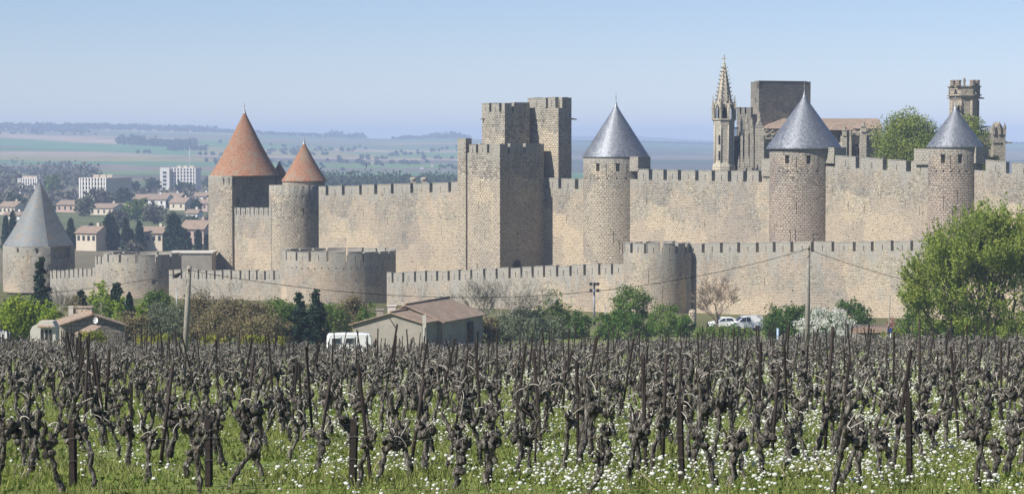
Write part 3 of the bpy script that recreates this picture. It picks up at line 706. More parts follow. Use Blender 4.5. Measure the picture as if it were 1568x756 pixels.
for k in range(8):
    a = n8 + k * math.pi / 4; x, y = q.x + rb * 1.08 * math.sin(a), q.y - rb * 1.08 * math.cos(a)
    mb.tube([(x, y, z183), (x, y, z154 - .3)], .24, 6)
    x, y = q.x + rb * 1.32 * math.sin(a), q.y - rb * 1.32 * math.cos(a); pinnacle(mb, x, y, z183 - .1, z154 + 1.1, .32)
    a2 = a + math.pi / 8; ex, ey = math.cos(a2), math.sin(a2); cx, cy = q.x + rb * math.sin(a2), q.y - rb * math.cos(a2); hw = rb * .42
    zA = z154 - 1.1; # gablet over each opening
    mb.tube([(cx - ex*hw, cy - ey*hw, zA), (cx, cy, zA + 1.0)], .13, 5); mb.tube([(cx + ex*hw, cy + ey*hw, zA), (cx, cy, zA + 1.0)], .13, 5)
    mb.tube([(cx - ex*hw, cy - ey*hw, zA - .5), (cx, cy, zA + .45), (cx + ex*hw, cy + ey*hw, zA - .5)], .1, 5)
    # gabled dormer rising onto the spire
    o = 1.05; tip = (q.x + rb * .8 * math.sin(a2), q.y - rb * .8 * math.cos(a2), zA + 2.2)
    mb.poly([(cx - ex*hw, cy - ey*hw, zA + .2), (cx + ex*hw, cy + ey*hw, zA + .2), (cx*1.0, cy, zA + 1.9)])
bel = mb.build('belfry', M['church'], ch)
mb = MB()
for k in range(8):
    a2 = k * math.pi / 4; cx, cy = q.x + rb * .7 * math.sin(a2) , q.y - rb * .7 * math.cos(a2); ex, ey = math.cos(a2), math.sin(a2); ox, oy = math.sin(a2) * .02, -math.cos(a2) * .02; h = .42
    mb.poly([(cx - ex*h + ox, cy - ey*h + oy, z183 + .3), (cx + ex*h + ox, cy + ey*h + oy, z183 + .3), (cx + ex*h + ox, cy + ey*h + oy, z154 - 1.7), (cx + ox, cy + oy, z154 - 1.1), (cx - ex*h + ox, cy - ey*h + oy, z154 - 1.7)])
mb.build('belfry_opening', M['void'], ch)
mb = MB(); rs = rb * .92
mb.lathe((q.x, q.y), [(rs, z154 - .2), (.16, zap)], 8, smooth=False, rot=n8)
for k in range(8):
    a = n8 + k * math.pi / 4
    mb.tube([(q.x + rs * math.sin(a), q.y - rs * math.cos(a), z154 - .2), (q.x + .16 * math.sin(a), q.y - .16 * math.cos(a), zap)], .09, 5)
    for j in range(9):
        t = (j + .4) / 9.4; rr = rs * (1 - t) + .16 * t; z = z154 + (zap - z154) * t; x, y = q.x + rr * math.sin(a), q.y - rr * math.cos(a)
        mb.tube([(x, y, z), (x + .26 * math.sin(a), y - .26 * math.cos(a), z + .06), (x + .34 * math.sin(a), y - .34 * math.cos(a), z + .26)], [.1, .1, .06], 5)
zc2 = ztop(1110, 84, YC)
mb.lathe((q.x, q.y), [(.14, zap - .2), (.3, zap + .05), (.12, zap + .2), (.09, zc2)], 8)
mb.box((q.x, q.y, zap + (zc2 - zap) * .5), (.9, .14, .16)); mb.build('spire', M['church'], ch)
# facade with the big window, balustrade, buttresses
def fbox(name, px0, px1, py0, py1, Y, depth, mat=None, parent=ch, taper=1.0, extra=None):
    a, b = P(px0, py0, Y), P(px1, py0, Y); zb2 = ztop(px0, py1, Y)
    mb = MB(); mb.box(((a.x + b.x) / 2, Y + depth / 2, zb2), (b.x - a.x, depth, a.z - zb2), taper=taper)
    if extra: extra(mb)
    return mb.build(name, mat or M['church'], parent)
fbox('facade', 1116, 1172, 208, 275, YC + .7, 6.8)
def balus(mb):
    for i in range(9):
        c = P(1115.5 + i * 1.8, 197, YC + .7); mb.box((c.x, c.y, c.z - 1.2), (.1, .12, 1.2))
    a, b = P(1114.5, 196, YC + .7), P(1131, 196, YC + .7); mb.box(((a.x + b.x) / 2, a.y, a.z - .12), (b.x - a.x, .35, .22))
    c = P(1123, 208, YC + .7); mb.box((c.x, c.y + .4, c.z - .4), (2.1, 1.4, .4)); 
mb = MB(); balus(mb); mb.build('balustrade', M['church'], ch)
gothic('window', 1127.5, 214, 268, 14, YC + .65, M['church'], ch, lights=3)
for px, t0, b0, w in ((1135.5, 184, 275, .5), (1143, 180, 275, .7), (1151, 186, 275, .7)):
    mb = MB(); c = P(px, 200, YC - .2); zt_ = ztop(px, t0 - 6, YC); zz = ztop(px, t0 + 18, YC)
    mb.box((c.x, c.y + 1, ztop(px, b0, YC)), (w, 2.4, zz - ztop(px, b0, YC))); pinnacle(mb, c.x, c.y, zz - .05, zt_, w * .75); mb.build('pinnacle_buttress', M['church'], ch)
for px in (1131.5, 1139, 1146.5):
    mb = MB(); c = P(px, 240, YC - 1.5); pinnacle(mb, c.x, c.y, ztop(px, 270, YC), ztop(px, 236 + (px % 3) * 3, YC), .4); mb.build('pinnacle', M['church'], ch)
mb = MB(); a, b = P(1156, 200, YC - .4), P(1170, 200, YC - .4); zz = ztop(1160, 196, YC)
mb.box(((a.x + b.x) / 2, YC + 1.6, ztop(1160, 280, YC)), (b.x - a.x, 4, zz - ztop(1160, 280, YC)))
mb.poly([(a.x, YC - .4, zz), (b.x, YC - .4, zz), ((a.x + b.x) / 2, YC - .4, zz + 1.5)]); mb.poly([(b.x, YC - .4, zz), (b.x, YC + 3, zz), ((a.x + b.x) / 2, YC + 3, zz + 1.5), ((a.x + b.x) / 2, YC - .4, zz + 1.5)]); mb.poly([(a.x, YC - .4, zz), ((a.x + b.x) / 2, YC - .4, zz + 1.5), ((a.x + b.x) / 2, YC + 3, zz + 1.5), (a.x, YC + 3, zz)])
pinnacle(mb, (a.x + b.x) / 2, YC - .3, zz + 1.2, zz + 2.9, .3); mb.build('gabled_buttress', M['church'], ch)
# long tiled roof with its cornice arcade
YN = 478
a, b = P(1169, 197, YN), P(1352, 197, YN); zr = ztop(1200, 181.5, YN + 6); zmid = a.z
mb = MB()
def uvq(p, q_, r_, s_): 
    L = (Vector(q_) - Vector(p)).length; H = (Vector(s_) - Vector(p)).length; return [(0, 0), (L, 0), (L, H), (0, H)]
seg = [(a.x, b.x)]
p1, p2, p3, p4 = (a.x - .3, YN - .3, zmid), (b.x, YN - .3, zmid), (b.x, YN + 6, zr), (a.x + 4.2, YN + 6, zr)
mb.quad(p1, p2, p3, p4, uv=uvq(p1, p2, p3, p4)); p5 = (a.x - .3, YN + 12, zmid); mb.poly([p5, p1, p4]); p6 = (b.x, YN + 12, zmid); mb.quad(p6, p5, p4, p3, uv=uvq(p6, p5, p4, p3))
mb.box((a.x + 14, YN - 1.2, zmid - .3), (4.5, 2.6, 1.2), taper=.5); mb.build('roof', M['canal'], ch)
mb = MB(); mb.box(((a.x + b.x) / 2, YN + 6, 8), (b.x - a.x - .4, 11.6, zmid - 8.02)); mb.build('nave_wall', M['church'], ch)
mb = MB(); x = a.x
while x < b.x - 1:
    mb.tube([(x, YN - .3, zmid - 1.6), (x, YN - .3, zmid - .7), (x + .55, YN - .3, zmid - .3), (x + 1.1, YN - .3, zmid - .7), (x + 1.1, YN - .3, zmid - 1.6)], .12, 5); x += 1.15
mb.box(((a.x + b.x) / 2, YN - .12, zmid - 1.9), (b.x - a.x, .3, .2)); mb.build('cornice_arcade', M['church'], ch)
# transept chapel right of the widest cone
fbox('chapel_wall', 1292, 1331, 208, 262, YC + 2, 8)
fbox('chapel_parapet', 1291, 1332, 201, 203, YC + 1.6, .5)
gothic('window', 1310, 219, 262, 13, YC + 1.95, M['church'], ch, lights=2)
for px, t0, w in ((1293, 190, .9), (1322, 184, 1.1), (1302, 196, .4)):
    mb = MB(); c = P(px, 200, YC + .9); zz = ztop(px, t0 + 18, YC); mb.box((c.x, c.y + .8, ztop(px, 275, YC)), (w, 2.0, zz - ztop(px, 275, YC))); pinnacle(mb, c.x, c.y, zz - .03, ztop(px, t0, YC), w * .8); mb.build('pinnacle_buttress', M['church'], ch)
mb = MB()
for i in range(16): c = P(1294 + i * 2.3, 203, YC + 1.6); mb.box((c.x, c.y, c.z - .6), (.12, .2, .62))
mb.build('balustrade', M['church'], ch)
# bell tower
c = P(1476.5, 160, 480); r_ = 23.5 * 480 / F; zt_ = ztop(1476, 134, 480); zs = ztop(1476, 147, 480)
bt = thing('bell_tower', 'slim octagonal bell tower with corner turrets and a pierced parapet, above the smallest slate cone', 'tower', (c.x, c.y, 8))
mb = MB(); mb.lathe((c.x, c.y), [(r_ * .9, 8), (r_ * .9, zs - .8), (r_ * 1.02, zs - .2), (r_ * 1.04, zs)], 8, smooth=False, rot=n8); 
for k in range(8):
    a = n8 + k * math.pi / 4; mb.tube([(c.x + r_ * .9 * math.sin(a), c.y - r_ * .9 * math.cos(a), 9), (c.x + r_ * .9 * math.sin(a), c.y - r_ * .9 * math.cos(a), zs - .8)], .25, 6)
mb.build('shaft', M['keep'], bt)
mb = MB()
for k in range(8):
    a, b = n8 + k * math.pi / 4, n8 + (k + 1) * math.pi / 4
    A_ = Vector((c.x + r_ * 1.04 * math.sin(a), c.y - r_ * 1.04 * math.cos(a), 0)); B_ = Vector((c.x + r_ * 1.04 * math.sin(b), c.y - r_ * 1.04 * math.cos(b), 0))
    S = Flat(A_, B_, zt_, zt_); L = S.L
    for f_ in (0,):
        hh = zt_ - zs; o1, o2 = [S(0, hh, 0), S(L, hh, 0), S(L, 0, 0), S(0, 0, 0)], [S(L*.32, hh*.8, 0), S(L*.68, hh*.8, 0), S(L*.5, hh*.2, 0)]
        for dd in (0, .3):
            o1 = [S(0, hh, dd), S(L, hh, dd), S(L, 0, dd), S(0, 0, dd)]; o2 = [S(L*.3, hh*.8, dd), S(L*.7, hh*.8, dd), S(L*.5, hh*.18, dd)]
            mb.poly([o1[0], o1[1], o2[1], o2[0]]); mb.poly([o1[1], o1[2], o2[2], o2[1]]); mb.poly([o1[2], o1[3], o2[2]]); mb.poly([o1[3], o1[0], o2[0], o2[2]])
    mb.quad(S(0, 0, 0), S(L, 0, 0), S(L, 0, .3), S(0, 0, .3))
mb.lathe((c.x, c.y), [(r_ * 1.04, zt_), (r_ * 1.12, zt_ + .05), (r_ * 1.12, zt_ + .25), (r_ * 1.0, zt_ + .27)], 8, smooth=False, rot=n8)
mb.lathe((c.x, c.y), [(r_ * 1.04, zs - .02), (r_ * 1.14, zs), (r_ * 1.14, zs + .2), (r_ * 1.05, zs + .25)], 8, smooth=False, rot=n8)
mb.build('pierced_parapet', M['keep'], bt)
for k, px in enumerate((1459, 1467.5, 1489, 1496)):
    q_ = P(px, 130, 478.5 if k in (0, 3) else 477.4); mb = MB(); mb.lathe((q_.x, q_.y), [(.5, zt_ + .2), (.5, zt_ + 1.05), (.58, zt_ + 1.08), (.58, zt_ + 1.3), (.3, zt_ + 1.32)], 8, smooth=False); mb.build('corner_turret', M['pink'], bt)
mb = MB(); q_ = P(1476.7, 130, 477.2); pinnacle(mb, q_.x, q_.y, zt_ + .2, zt_ + 1.75, .35); mb.build('pinnacle', M['keep'], bt)
mb = MB(); q_ = P(1499, 151, 480); mb.tube([(q_.x - .5, 480, q_.z), (q_.x + .4, 479.9, q_.z + .1), (q_.x + .95, 479.8, q_.z)], [.22, .16, .1], 6); q_ = P(1454, 151, 480); mb.tube([(q_.x + .5, 480, q_.z), (q_.x - .5, 479.9, q_.z + .1)], [.2, .12], 6); mb.build('gargoyle', M['keep'], bt)
gothic('window', 1468, 161, 172, 5.5, 480 - r_ * .9 + .02, M['keep'], bt, lights=1)
# chapel at the far right
rc = thing('chapel', 'small grey gothic chapel with pinnacles and a gargoyle at the far right behind the wall', 'chapel', tuple(P(1530, 250, 474)))
fbox('chapel_wall', 1500, 1524, 205, 262, 476, 6, M['keep'], rc); fbox('chapel_block', 1521, 1540, 203, 262, 473, 5, M['keep'], rc)
mb = MB(); a, b = P(1504, 193, 478), P(1524, 193, 478); zz = ztop(1510, 205, 478); mb.quad((a.x - .4, 475.8, zz), (b.x + .4, 475.8, zz), (b.x, 480, a.z), (a.x, 480, a.z)); mb.quad((b.x + .4, 475.8, zz), (b.x + .4, 484, zz), (b.x, 480, a.z), (b.x, 480, a.z + .001)); mb.build('roof', M['lead'], rc)
mb = MB(); a, b = P(1521, 203, 473), P(1540, 203, 473); mb.poly([(a.x, 473, a.z), (b.x, 473, a.z), ((a.x + b.x) / 2, 473, a.z + 1.9)]); mb.poly([(b.x, 473, a.z), (b.x, 478, a.z), ((a.x + b.x) / 2, 478, a.z + 1.9), ((a.x + b.x) / 2, 473, a.z + 1.9)]); mb.poly([(a.x, 478, a.z), (a.x, 473, a.z), ((a.x + b.x) / 2, 473, a.z + 1.9), ((a.x + b.x) / 2, 478, a.z + 1.9)]); mb.build('gable', M['keep'], rc)
for px, py in ((1521.5, 188), (1530.5, 186), (1538.5, 188)):
    mb = MB(); c = P(px, 200, 472.8); pinnacle(mb, c.x, c.y, ztop(px, 206, 473), ztop(px, py, 473), .42); mb.build('pinnacle', M['keep'], rc)
mb = MB(); c = P(1540, 218, 473); mb.tube([(c.x - .1, 473.4, c.z), (c.x + .7, 473.2, c.z), (c.x + 1.1, 473.1, c.z - .12)], [.2, .16, .1], 6); mb.box((c.x - 1.6, 472.9, c.z - .1), (1.6, .3, .3)); mb.build('gargoyle', M['keep'], rc)
gothic('window', 1511, 222, 250, 8, 475.98, M['keep'], rc, lights=2)
# the big square keep behind the spire
kt = thing('square_keep', 'plain square grey keep with a flat crenellated top between spire turret and widest slate cone', 'tower', tuple(P(1161, 200, 490)))
kC = P(1161.5, 150, 486)
block(kt, M['keep'], 1161.5, 486, 1149, 1240.5, 125, 5, hm=1.3, pitch=9, gap=.35, name='keep_body', ang=R(62), seed=71, holesL=[(.9, 1.15, 8, 9.3), (1.6, 1.85, 3.0, 3.9)], holesR=[(3.2, 3.8, 7.2, 13)])
lb = thing('low_battlement', 'dark low crenellated block between the spire turret and the square keep', 'wall', tuple(P(1139, 180, 482)))
A = P(1128, 165, 484); B = P(1150, 165, 482); S = Flat(A, B, ztop(1128, 165.5, 484), ztop(1150, 165.5, 482))
battlement(S, 0, S.L, 1.1, .6, 1.15, .4, lb, M['keep'], slit=False, seed=4); shell(S, 0, S.L, 1.1, 10, 2.0).build('curtain', M['keep'], lb)
for i, px in enumerate((633, 649.5)):
    t = thing('stone_finial', ('left' if i == 0 else 'right') + ' one of two small pale stone tops peeping over the long inner wall', 'finial', tuple(P(px, 280, 490)), 'stone tops behind the long inner wall')
    mb = MB(); c = P(px, 273.5, 490); mb.box((c.x, 490, c.z - 2.2), (1.1, .8, 2.0)); mb.lathe((c.x, 490), [(.62, c.z - .2), (.6, c.z + .05), (.35, c.z + .25), (.01, c.z + .3)], 10); mb.box((c.x - .55, 490, c.z - .3), (.3, .3, .5)); mb.build('stone_top', M['church'], t)

# ================================================================ houses in front
def roof_quad(mb, a, b, c, d, th=.12):
    mb.quad(a, b, c, d, uv=uvq(a, b, c, d))
    dn = Vector((0, 0, -th)); A_, B_, C_, D_ = [Vector(v) for v in (a, b, c, d)]
    for p, q in ((A_, B_), (B_, C_), (C_, D_), (D_, A_)): mb.quad(p + dn, q + dn, q, p, uv=[(0, 0), ((q-p).length, 0), ((q-p).length, th), (0, th)])
    mb.quad(D_ + dn, C_ + dn, B_ + dn, A_ + dn)
def gable_house(t, L, Rr, depth_vec, ze_l, zr_, ze_r, zg, wall, roof, over=.35, ridge=.5):
    """gable end from L to Rr (x,y), body running along depth_vec"""
    L = Vector((L[0], L[1], 0)); Rr = Vector((Rr[0], Rr[1], 0)); D = Vector((*depth_vec, 0)); e = (Rr - L).normalized(); dn = D.normalized()
    Mx = L.lerp(Rr, ridge)
    up = lambda p, z: Vector((p.x, p.y, z))
    mb = MB()
    for o, fl in ((Vector((0, 0, 0)), 0), (D, 1)):
        pts = [up(L + o, zg), up(Rr + o, zg), up(Rr + o, ze_r), up(Mx + o, zr_), up(L + o, ze_l)]
        mb.poly(pts if not fl else pts[::-1], uv=[((p - L).dot(e), p.z) for p in (pts if not fl else pts[::-1])])
    mb.quad(up(Rr, zg), up(Rr + D, zg), up(Rr + D, ze_r), up(Rr, ze_r), uv=[(0, zg), (D.length, zg), (D.length, ze_r), (0, ze_r)])
    mb.quad(up(L + D, zg), up(L, zg), up(L, ze_l), up(L + D, ze_l), uv=[(0, zg), (D.length, zg), (D.length, ze_l), (0, ze_l)])
    w = mb.build('wall', wall, t)
    mb = MB(); o1 = -dn * over; o2 = D + dn * over; k = .1
    sl = (zr_ - ze_r) / max(.1, (Rr - Mx).length); sl2 = (zr_ - ze_l) / max(.1, (L - Mx).length)
    R2 = Rr + e * over; L2 = L - e * over
    roof_quad(mb, up(R2 + o1, ze_r - sl * over + k), up(R2 + o2, ze_r - sl * over + k), up(Mx + o2, zr_ + k), up(Mx + o1, zr_ + k))
    roof_quad(mb, up(L2 + o2, ze_l - sl2 * over + k), up(L2 + o1, ze_l - sl2 * over + k), up(Mx + o1, zr_ + k), up(Mx + o2, zr_ + k))
    # round ridge tiles
    mb.tube([up(Mx + o1, zr_ + k + .05), up(Mx + o2, zr_ + k + .05)], .11, 6)
    rf = mb.build('roof', roof, t)
    return w, rf
def on_line(p, d, s): return (p[0] + d[0] * s, p[1] + d[1] * s)
# tile roofed shed in the middle
sh = thing('tiled_shed', 'low grey rendered shed with two stepped terracotta roofs behind the white caravan', 'shed', (*P(640, 500, 262).xy, 9))
pL, pR = P(541, 495, 264), P(646, 493, 261.5); e_ = (Vector(pR.xy) - Vector(pL.xy)).normalized(); dd = Vector((-e_.y, e_.x))
gable_house(sh, pL.xy, pR.xy, tuple(dd * 6.5), ztop(541, 496, 264), ztop(600, 481, 261), ztop(646, 494, 261.5), 7.5, M['render'], M['canal'], ridge=.56)
q1 = Vector(pL.xy) + e_ * 2.6 + dd * 5.2; q2 = Vector(pR.xy) + e_ * .5 + dd * 1.2
gable_house(sh, tuple(Vector(pL.xy) + e_ * 1.2 + dd * 4.2), tuple(Vector(pR.xy) + e_ * .55 + dd * 4.2), tuple(dd * 12), ztop(646, 494, 264), ztop(625, 468, 266), ztop(656, 494.5, 262) - .05, 7.5, M['render'], M['canal'], ridge=.42)
mb = MB(); q = Vector(pR.xy) + e_ * .32 - dd * .15; mb.box((q.x, q.y, 7.5), (.35, .35, ztop(645, 482, 261.5) - 7.5)); mb.build('pipe_chimney', M['renderlight'], sh)
for px, py, w in ((600, 464, .85), (582, 470, .7)):
    mb = MB(); c = P(px, py, 268); mb.box((c.x, 268, 9), (w, .8, c.z - 9 - .3)); mb.box((c.x, 268, c.z - .3 + .002), (w + .16, .95, .12)); mb.build('chimney', M['renderlight'] if px == 600 else M['render'], sh)
mb = MB(); c = P(601, 496, 261 - .7)
gdir = Vector((e_.x, e_.y, 0))
mb.tube([c - gdir * .3 + Vector((0, -.1, .55)), c + gdir * .35 + Vector((0, -.1, -.35))], .05, 5); mb.build('wall_bracket', M['iron'], sh)
mb = MB(); c = Vector((pR.x, pR.y, 0)) + Vector((dd.x, dd.y, 0)) * 12 + gdir * .8; mb.box((c.x, c.y, 9), (.12, 1.2, 2.1), rz=math.atan2(e_.y, e_.x)); mb.build('door', M['wood'], sh)
# old house at the left
oh = thing('stone_cottage', 'old cottage with lichened tile roof, block chimneys and a dark gable at the left', 'house', (*P(130, 500, 252).xy, 9))
pL, pR = P(97, 496, 246), P(191, 496, 247.6); e_ = (Vector(pR.xy) - Vector(pL.xy)).normalized(); dd = Vector((-e_.y, e_.x))
gable_house(oh, pL.xy, pR.xy, tuple(dd * 5), ztop(97, 496, 246), ztop(138, 481.5, 247), ztop(190, 497, 248), 8, M['keep'], M['canal'], ridge=.47)
mb = MB(); c = P(109, 470, 252); mb.box((c.x, 252, 10), (.45, .5, c.z - 10)); mb.box((c.x, 252, c.z), (.55, .6, .1)); mb.build('chimney', M['renderlight'], oh)
mb = MB(); c = P(129.5, 470.5, 252); mb.box((c.x, 252, 10), (1.55, 1.0, c.z - 10)); mb.box((c.x, 252, c.z + .002), (1.7, 1.15, .12)); mb.build('dormer_block', M['tower'], oh)
mb = MB(); c = P(127, 480, 251.49); mb.box((c.x, 251.48, c.z - .3), (.1, .04, .35)); mb.build('slot_window', M['white'], oh)
mb = MB(); p = [P(113, 510, 241), P(136, 511, 240), P(156, 498.5, 244), P(140, 496.5, 246)]; roof_quad(mb, *p, th=.1); mb.build('lean_to_roof', M['canal'], oh)
mb = MB(); a, b = P(114, 512, 241.3), P(150, 512, 242.3); mb.box(((a.x + b.x) / 2, 243.6, 8), (b.x - a.x, 3.0, P(130, 511, 242).z - 8 - .1)); mb.build('lean_to_wall', M['render'], oh)
dsh = thing('satellite_dish', 'white satellite dish on the dark gable of the old cottage', 'dish', tuple(P(146, 490, 244)))
mb = MB(); c = P(146, 490, 244.5); 
for k in range(20):
    a, b = 2*math.pi*k/20, 2*math.pi*(k+1)/20; z1, z2 = .30, .15
    f3 = lambda r1, a_, dpt: (c.x + r1 * .75 * math.cos(a_), c.y + dpt, c.z + r1 * math.sin(a_))
    for sgn in (0, .015): mb.quad(f3(.32, a, sgn), f3(.32, b, sgn), f3(.16, b, .07 + sgn), f3(.16, a, .07 + sgn), smooth=True); mb.poly([f3(.16, a, .07 + sgn), f3(.16, b, .07 + sgn), f3(0.001, (a+b)/2, .09 + sgn)])
mb.build('dish', M['white'], dsh)
mb = MB(); mb.tube([(c.x, c.y + .1, c.z - .05), (c.x - .1, c.y - .4, c.z - .2)], .02, 5); mb.tube([(c.x, c.y + .1, c.z), (c.x, c.y + .6, c.z - .1)], .03, 5); mb.build('feed_arm', M['lead'], dsh)
# white walled outhouse with small tiled roof
wo_ = thing('ruined_outhouse', 'broken white plastered outhouse with a little tile roof left of the old cottage', 'hut', (*P(66, 510, 238).xy, 10))
mb = MB(); prof = [(46, 506), (50, 499), (58, 495), (60, 492), (80, 492), (83, 497), (85, 503), (85, 525), (46, 525)]
pts = [P(px, py, 238) for px, py in prof][::-1]; mb.poly(pts[::-1]); bk = [p + Vector((0, 2.0, 0)) for p in pts]; mb.poly(bk)
for i in range(len(pts)): j = (i + 1) % len(pts); mb.quad(pts[i], pts[j], bk[j], bk[i])
mb.build('wall', M['renderlight'], wo_)
mb = MB(); a, b, c_, d_ = P(57.5, 500, 237.6), P(82, 500, 237.6), P(76, 489, 239.4), P(64, 489, 239.4); roof_quad(mb, a, b, c_, d_, .08); mb.build('roof', M['canal'], wo_)
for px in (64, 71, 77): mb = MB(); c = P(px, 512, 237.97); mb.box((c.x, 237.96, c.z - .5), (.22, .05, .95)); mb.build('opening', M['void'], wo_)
# low tiled roof at the right
lr = thing('low_tiled_outbuilding', 'low outbuilding roof of striped terracotta tiles right of the white blossom', 'outbuilding', (*P(1332, 505, 262).xy, 8))
p = [P(1304, 507, 258), P(1362, 507, 256), P(1358, 498, 262), P(1306, 497, 264)]; mb = MB(); roof_quad(mb, *p)
for i in range(26):
    t_ = (i + .5) / 26; mb.tube([p[0].lerp(p[1], t_) + Vector((0, 0, .04)), p[3].lerp(p[2], t_) + Vector((0, 0, .04))], .055, 5)
mb.build('roof', M['canal'], lr); mb = MB(); mb.box(((p[0].x + p[1].x) / 2, 260, 7), (p[1].x - p[0].x - .4, 4.5, p[0].z - 7.1)); mb.build('wall', M['render'], lr)

# ================================================================ vehicles
def car_body(mb, prof, w, loc, rz, wtop=.84, zsplit=.95):
    """prof: closed side outline (x forward, z up); extruded across with tumblehome"""
    ca, sa = math.cos(rz), math.sin(rz)
    def tr(x, y, z):
        k = 1 - (1 - wtop) * max(0, min(1, (z - zsplit) / .8)); y *= k; return (loc[0] + x * ca - y * sa, loc[1] + x * sa + y * ca, loc[2] + z)
    n = len(prof); ins = .12
    for i in range(n):
        (x1, z1), (x2, z2) = prof[i], prof[(i + 1) % n]
        mb.quad(tr(x1, -w/2 + ins, z1), tr(x1, w/2 - ins, z1), tr(x2, w/2 - ins, z2), tr(x2, -w/2 + ins, z2))
        cx, cz = sum(p[0] for p in prof) / n, sum(p[1] for p in prof) / n
        i1 = (cx + (x1 - cx) * .965, cz + (z1 - cz) * .93); i2 = (cx + (x2 - cx) * .965, cz + (z2 - cz) * .93)
        for sg in (-1, 1):
            q = [tr(x1, sg*(w/2 - ins), z1), tr(x2, sg*(w/2 - ins), z2), tr(i2[0], sg*w/2, i2[1]), tr(i1[0], sg*w/2, i1[1])]
            mb.quad(*(q if sg > 0 else q[::-1]))
            mb.poly([tr(i1[0], sg*w/2, i1[1]), tr(i2[0], sg*w/2, i2[1]), tr(cx, sg*w/2, cz)])
    return tr
def vehicle(name, label, cat, loc, rz, prof, w, side_win, front_win, wheels, group=None, paint='white', lights=True):
    t = thing(name, label, cat, loc, group); mb = MB(); tr = car_body(mb, prof, w, loc, rz); mb.build('body', M[paint], t)
    for sw in side_win:
        for sg in (-1, 1):
            pts = [tr(x, sg * (w/2 + .012), z) for x, z in sw]; mb = MB(); mb.poly(pts if sg > 0 else pts[::-1]); mb.build('side_window', M['glass'], t)
    if front_win:
        (x1, z1), (x2, z2) = front_win; nx_, nz_ = (z2 - z1), -(x2 - x1); l_ = math.hypot(nx_, nz_); nx_, nz_ = -nx_ / l_ * .015, -nz_ / l_ * .015
        if nx_ > 0 and x1 < 0: nx_, nz_ = -nx_, -nz_
        nz_ = abs(nz_)
        mb = MB(); mb.quad(tr(x1 + nx_, -w*.4, z1 + nz_), tr(x1 + nx_, w*.4, z1 + nz_), tr(x2 + nx_, w*.4, z2 + nz_), tr(x2 + nx_, -w*.4, z2 + nz_)); mb.build('windscreen', M['glass'], t)
    xf = min(p[0] for p in prof)
    if lights:
        for sg in (-1, 1): mb = MB(); c = tr(xf + .05, sg * w * .36, .68); mb.box((c[0], c[1], c[2] - .08), (.16, .3, .17), rz=rz); mb.build('headlight', M['glass'], t)
        mb = MB(); c = tr(xf - .01, 0, .5); mb.box((c[0], c[1], c[2] - .2), (.12, w * .55, .28), rz=rz); mb.build('grille', M['rubber'], t)
    for xw in wheels:
        for sg in (-1, 1):
            a = Vector(tr(xw, sg * (w/2 - .2), .31)); b = Vector(tr(xw, sg * (w/2 + .015), .31)); mb = MB(); mb.tube([a, b], .31, 16); wh = mb.build('wheel', M['rubber'], t)
            mb = MB(); d_ = (b - a).normalized(); mb.tube([b, b + d_ * .01], .19, 12); mb.build('rim', M['lead'], wh)
    return t
vprof = [(-2.1, .3), (-2.12, .72), (-2.0, .92), (-1.3, 1.12), (-.62, 1.72), (-.3, 1.82), (1.6, 1.84), (2.0, 1.74), (2.1, 1.0), (2.08, .3)]
cprof = [(-1.95, .28), (-1.98, .62), (-1.8, .78), (-1.0, .93), (-.3, 1.38), (.1, 1.45), (1.1, 1.43), (1.6, 1.2), (1.85, .95), (1.9, .3)]
q = on_ground(1143, 326)
vehicle('parked_van', 'white compact van parked in front of the tall right outer wall', 'van', tuple(q), R(12), vprof, 1.8,
        [[(-1.2, 1.12), (-.25, 1.14), (-.25, 1.66), (-.62, 1.64)], [(-.15, 1.14), (.35, 1.15), (.35, 1.66), (-.15, 1.66)]], ((-1.24, 1.18), (-.66, 1.7)), (-1.35, 1.35), 'vehicles by the right outer wall')
q = on_ground(1108, 333)
vehicle('parked_car', 'small white hatchback parked left of the compact van, partly behind the bare tree', 'car', tuple(q), R(10), cprof, 1.7,
        [[(-.85, .95), (.1, .98), (.1, 1.36), (-.25, 1.32)], [(.2, .98), (1.2, 1.0), (1.0, 1.34), (.2, 1.36)]], ((-.95, .98), (-.33, 1.37)), (-1.25, 1.2), 'vehicles by the right outer wall')
q = on_ground(-20, 250); q.z = ztop(5, 495, 250) - 1.85
vehicle('parked_van', 'white roofed van cut off by the left edge below the green tree', 'van', tuple(q), R(185), vprof, 1.8, [[(-1.2, 1.12), (-.25, 1.14), (-.25, 1.66), (-.62, 1.64)], [(-.15, 1.14), (1.5, 1.15), (1.5, 1.66), (-.15, 1.66)]], ((-1.24, 1.18), (-.66, 1.7)), (-1.35, 1.35))
# caravan
q = on_ground(534, 238); zt_ = ztop(534, 509.5, 238); q.z = zt_ - 2.25
rp_ = [(-2.0, .5), (-2.05, 1.2), (-1.98, 2.0), (-1.8, 2.2), (-.5, 2.25), (1.2, 2.22), (1.85, 2.15), (2.0, 1.9), (2.02, 1.2), (1.95, .5)]
cv = thing('caravan', 'white touring caravan with two dark windows in front of the grey shed', 'caravan', tuple(q)); mb = MB(); tr = car_body(mb, rp_, 2.0, q, R(6), wtop=.97); mb.build('body', M['white'], cv)
for x0, x1 in ((-1.6, -.8), (-.3, .4)):
    mb = MB(); mb.poly([tr(x0, -1.015, 1.35), tr(x1, -1.015, 1.35), tr(x1, -1.015, 1.85), tr(x0, -1.015, 1.85)]); w_ = mb.build('window', M['glass'], cv)
    mb = MB(); mb.tube([tr(x0, -1.02, 1.35), tr(x1, -1.02, 1.35), tr(x1, -1.02, 1.85), tr(x0, -1.02, 1.85), tr(x0, -1.02, 1.35)], .03, 4); mb.build('frame', M['lead'], w_)
mb = MB(); mb.tube([tr(-2.0, -.9, 2.12), tr(1.9, -.9, 2.1)], .04, 5); mb.build('roof_rail', M['lead'], cv)
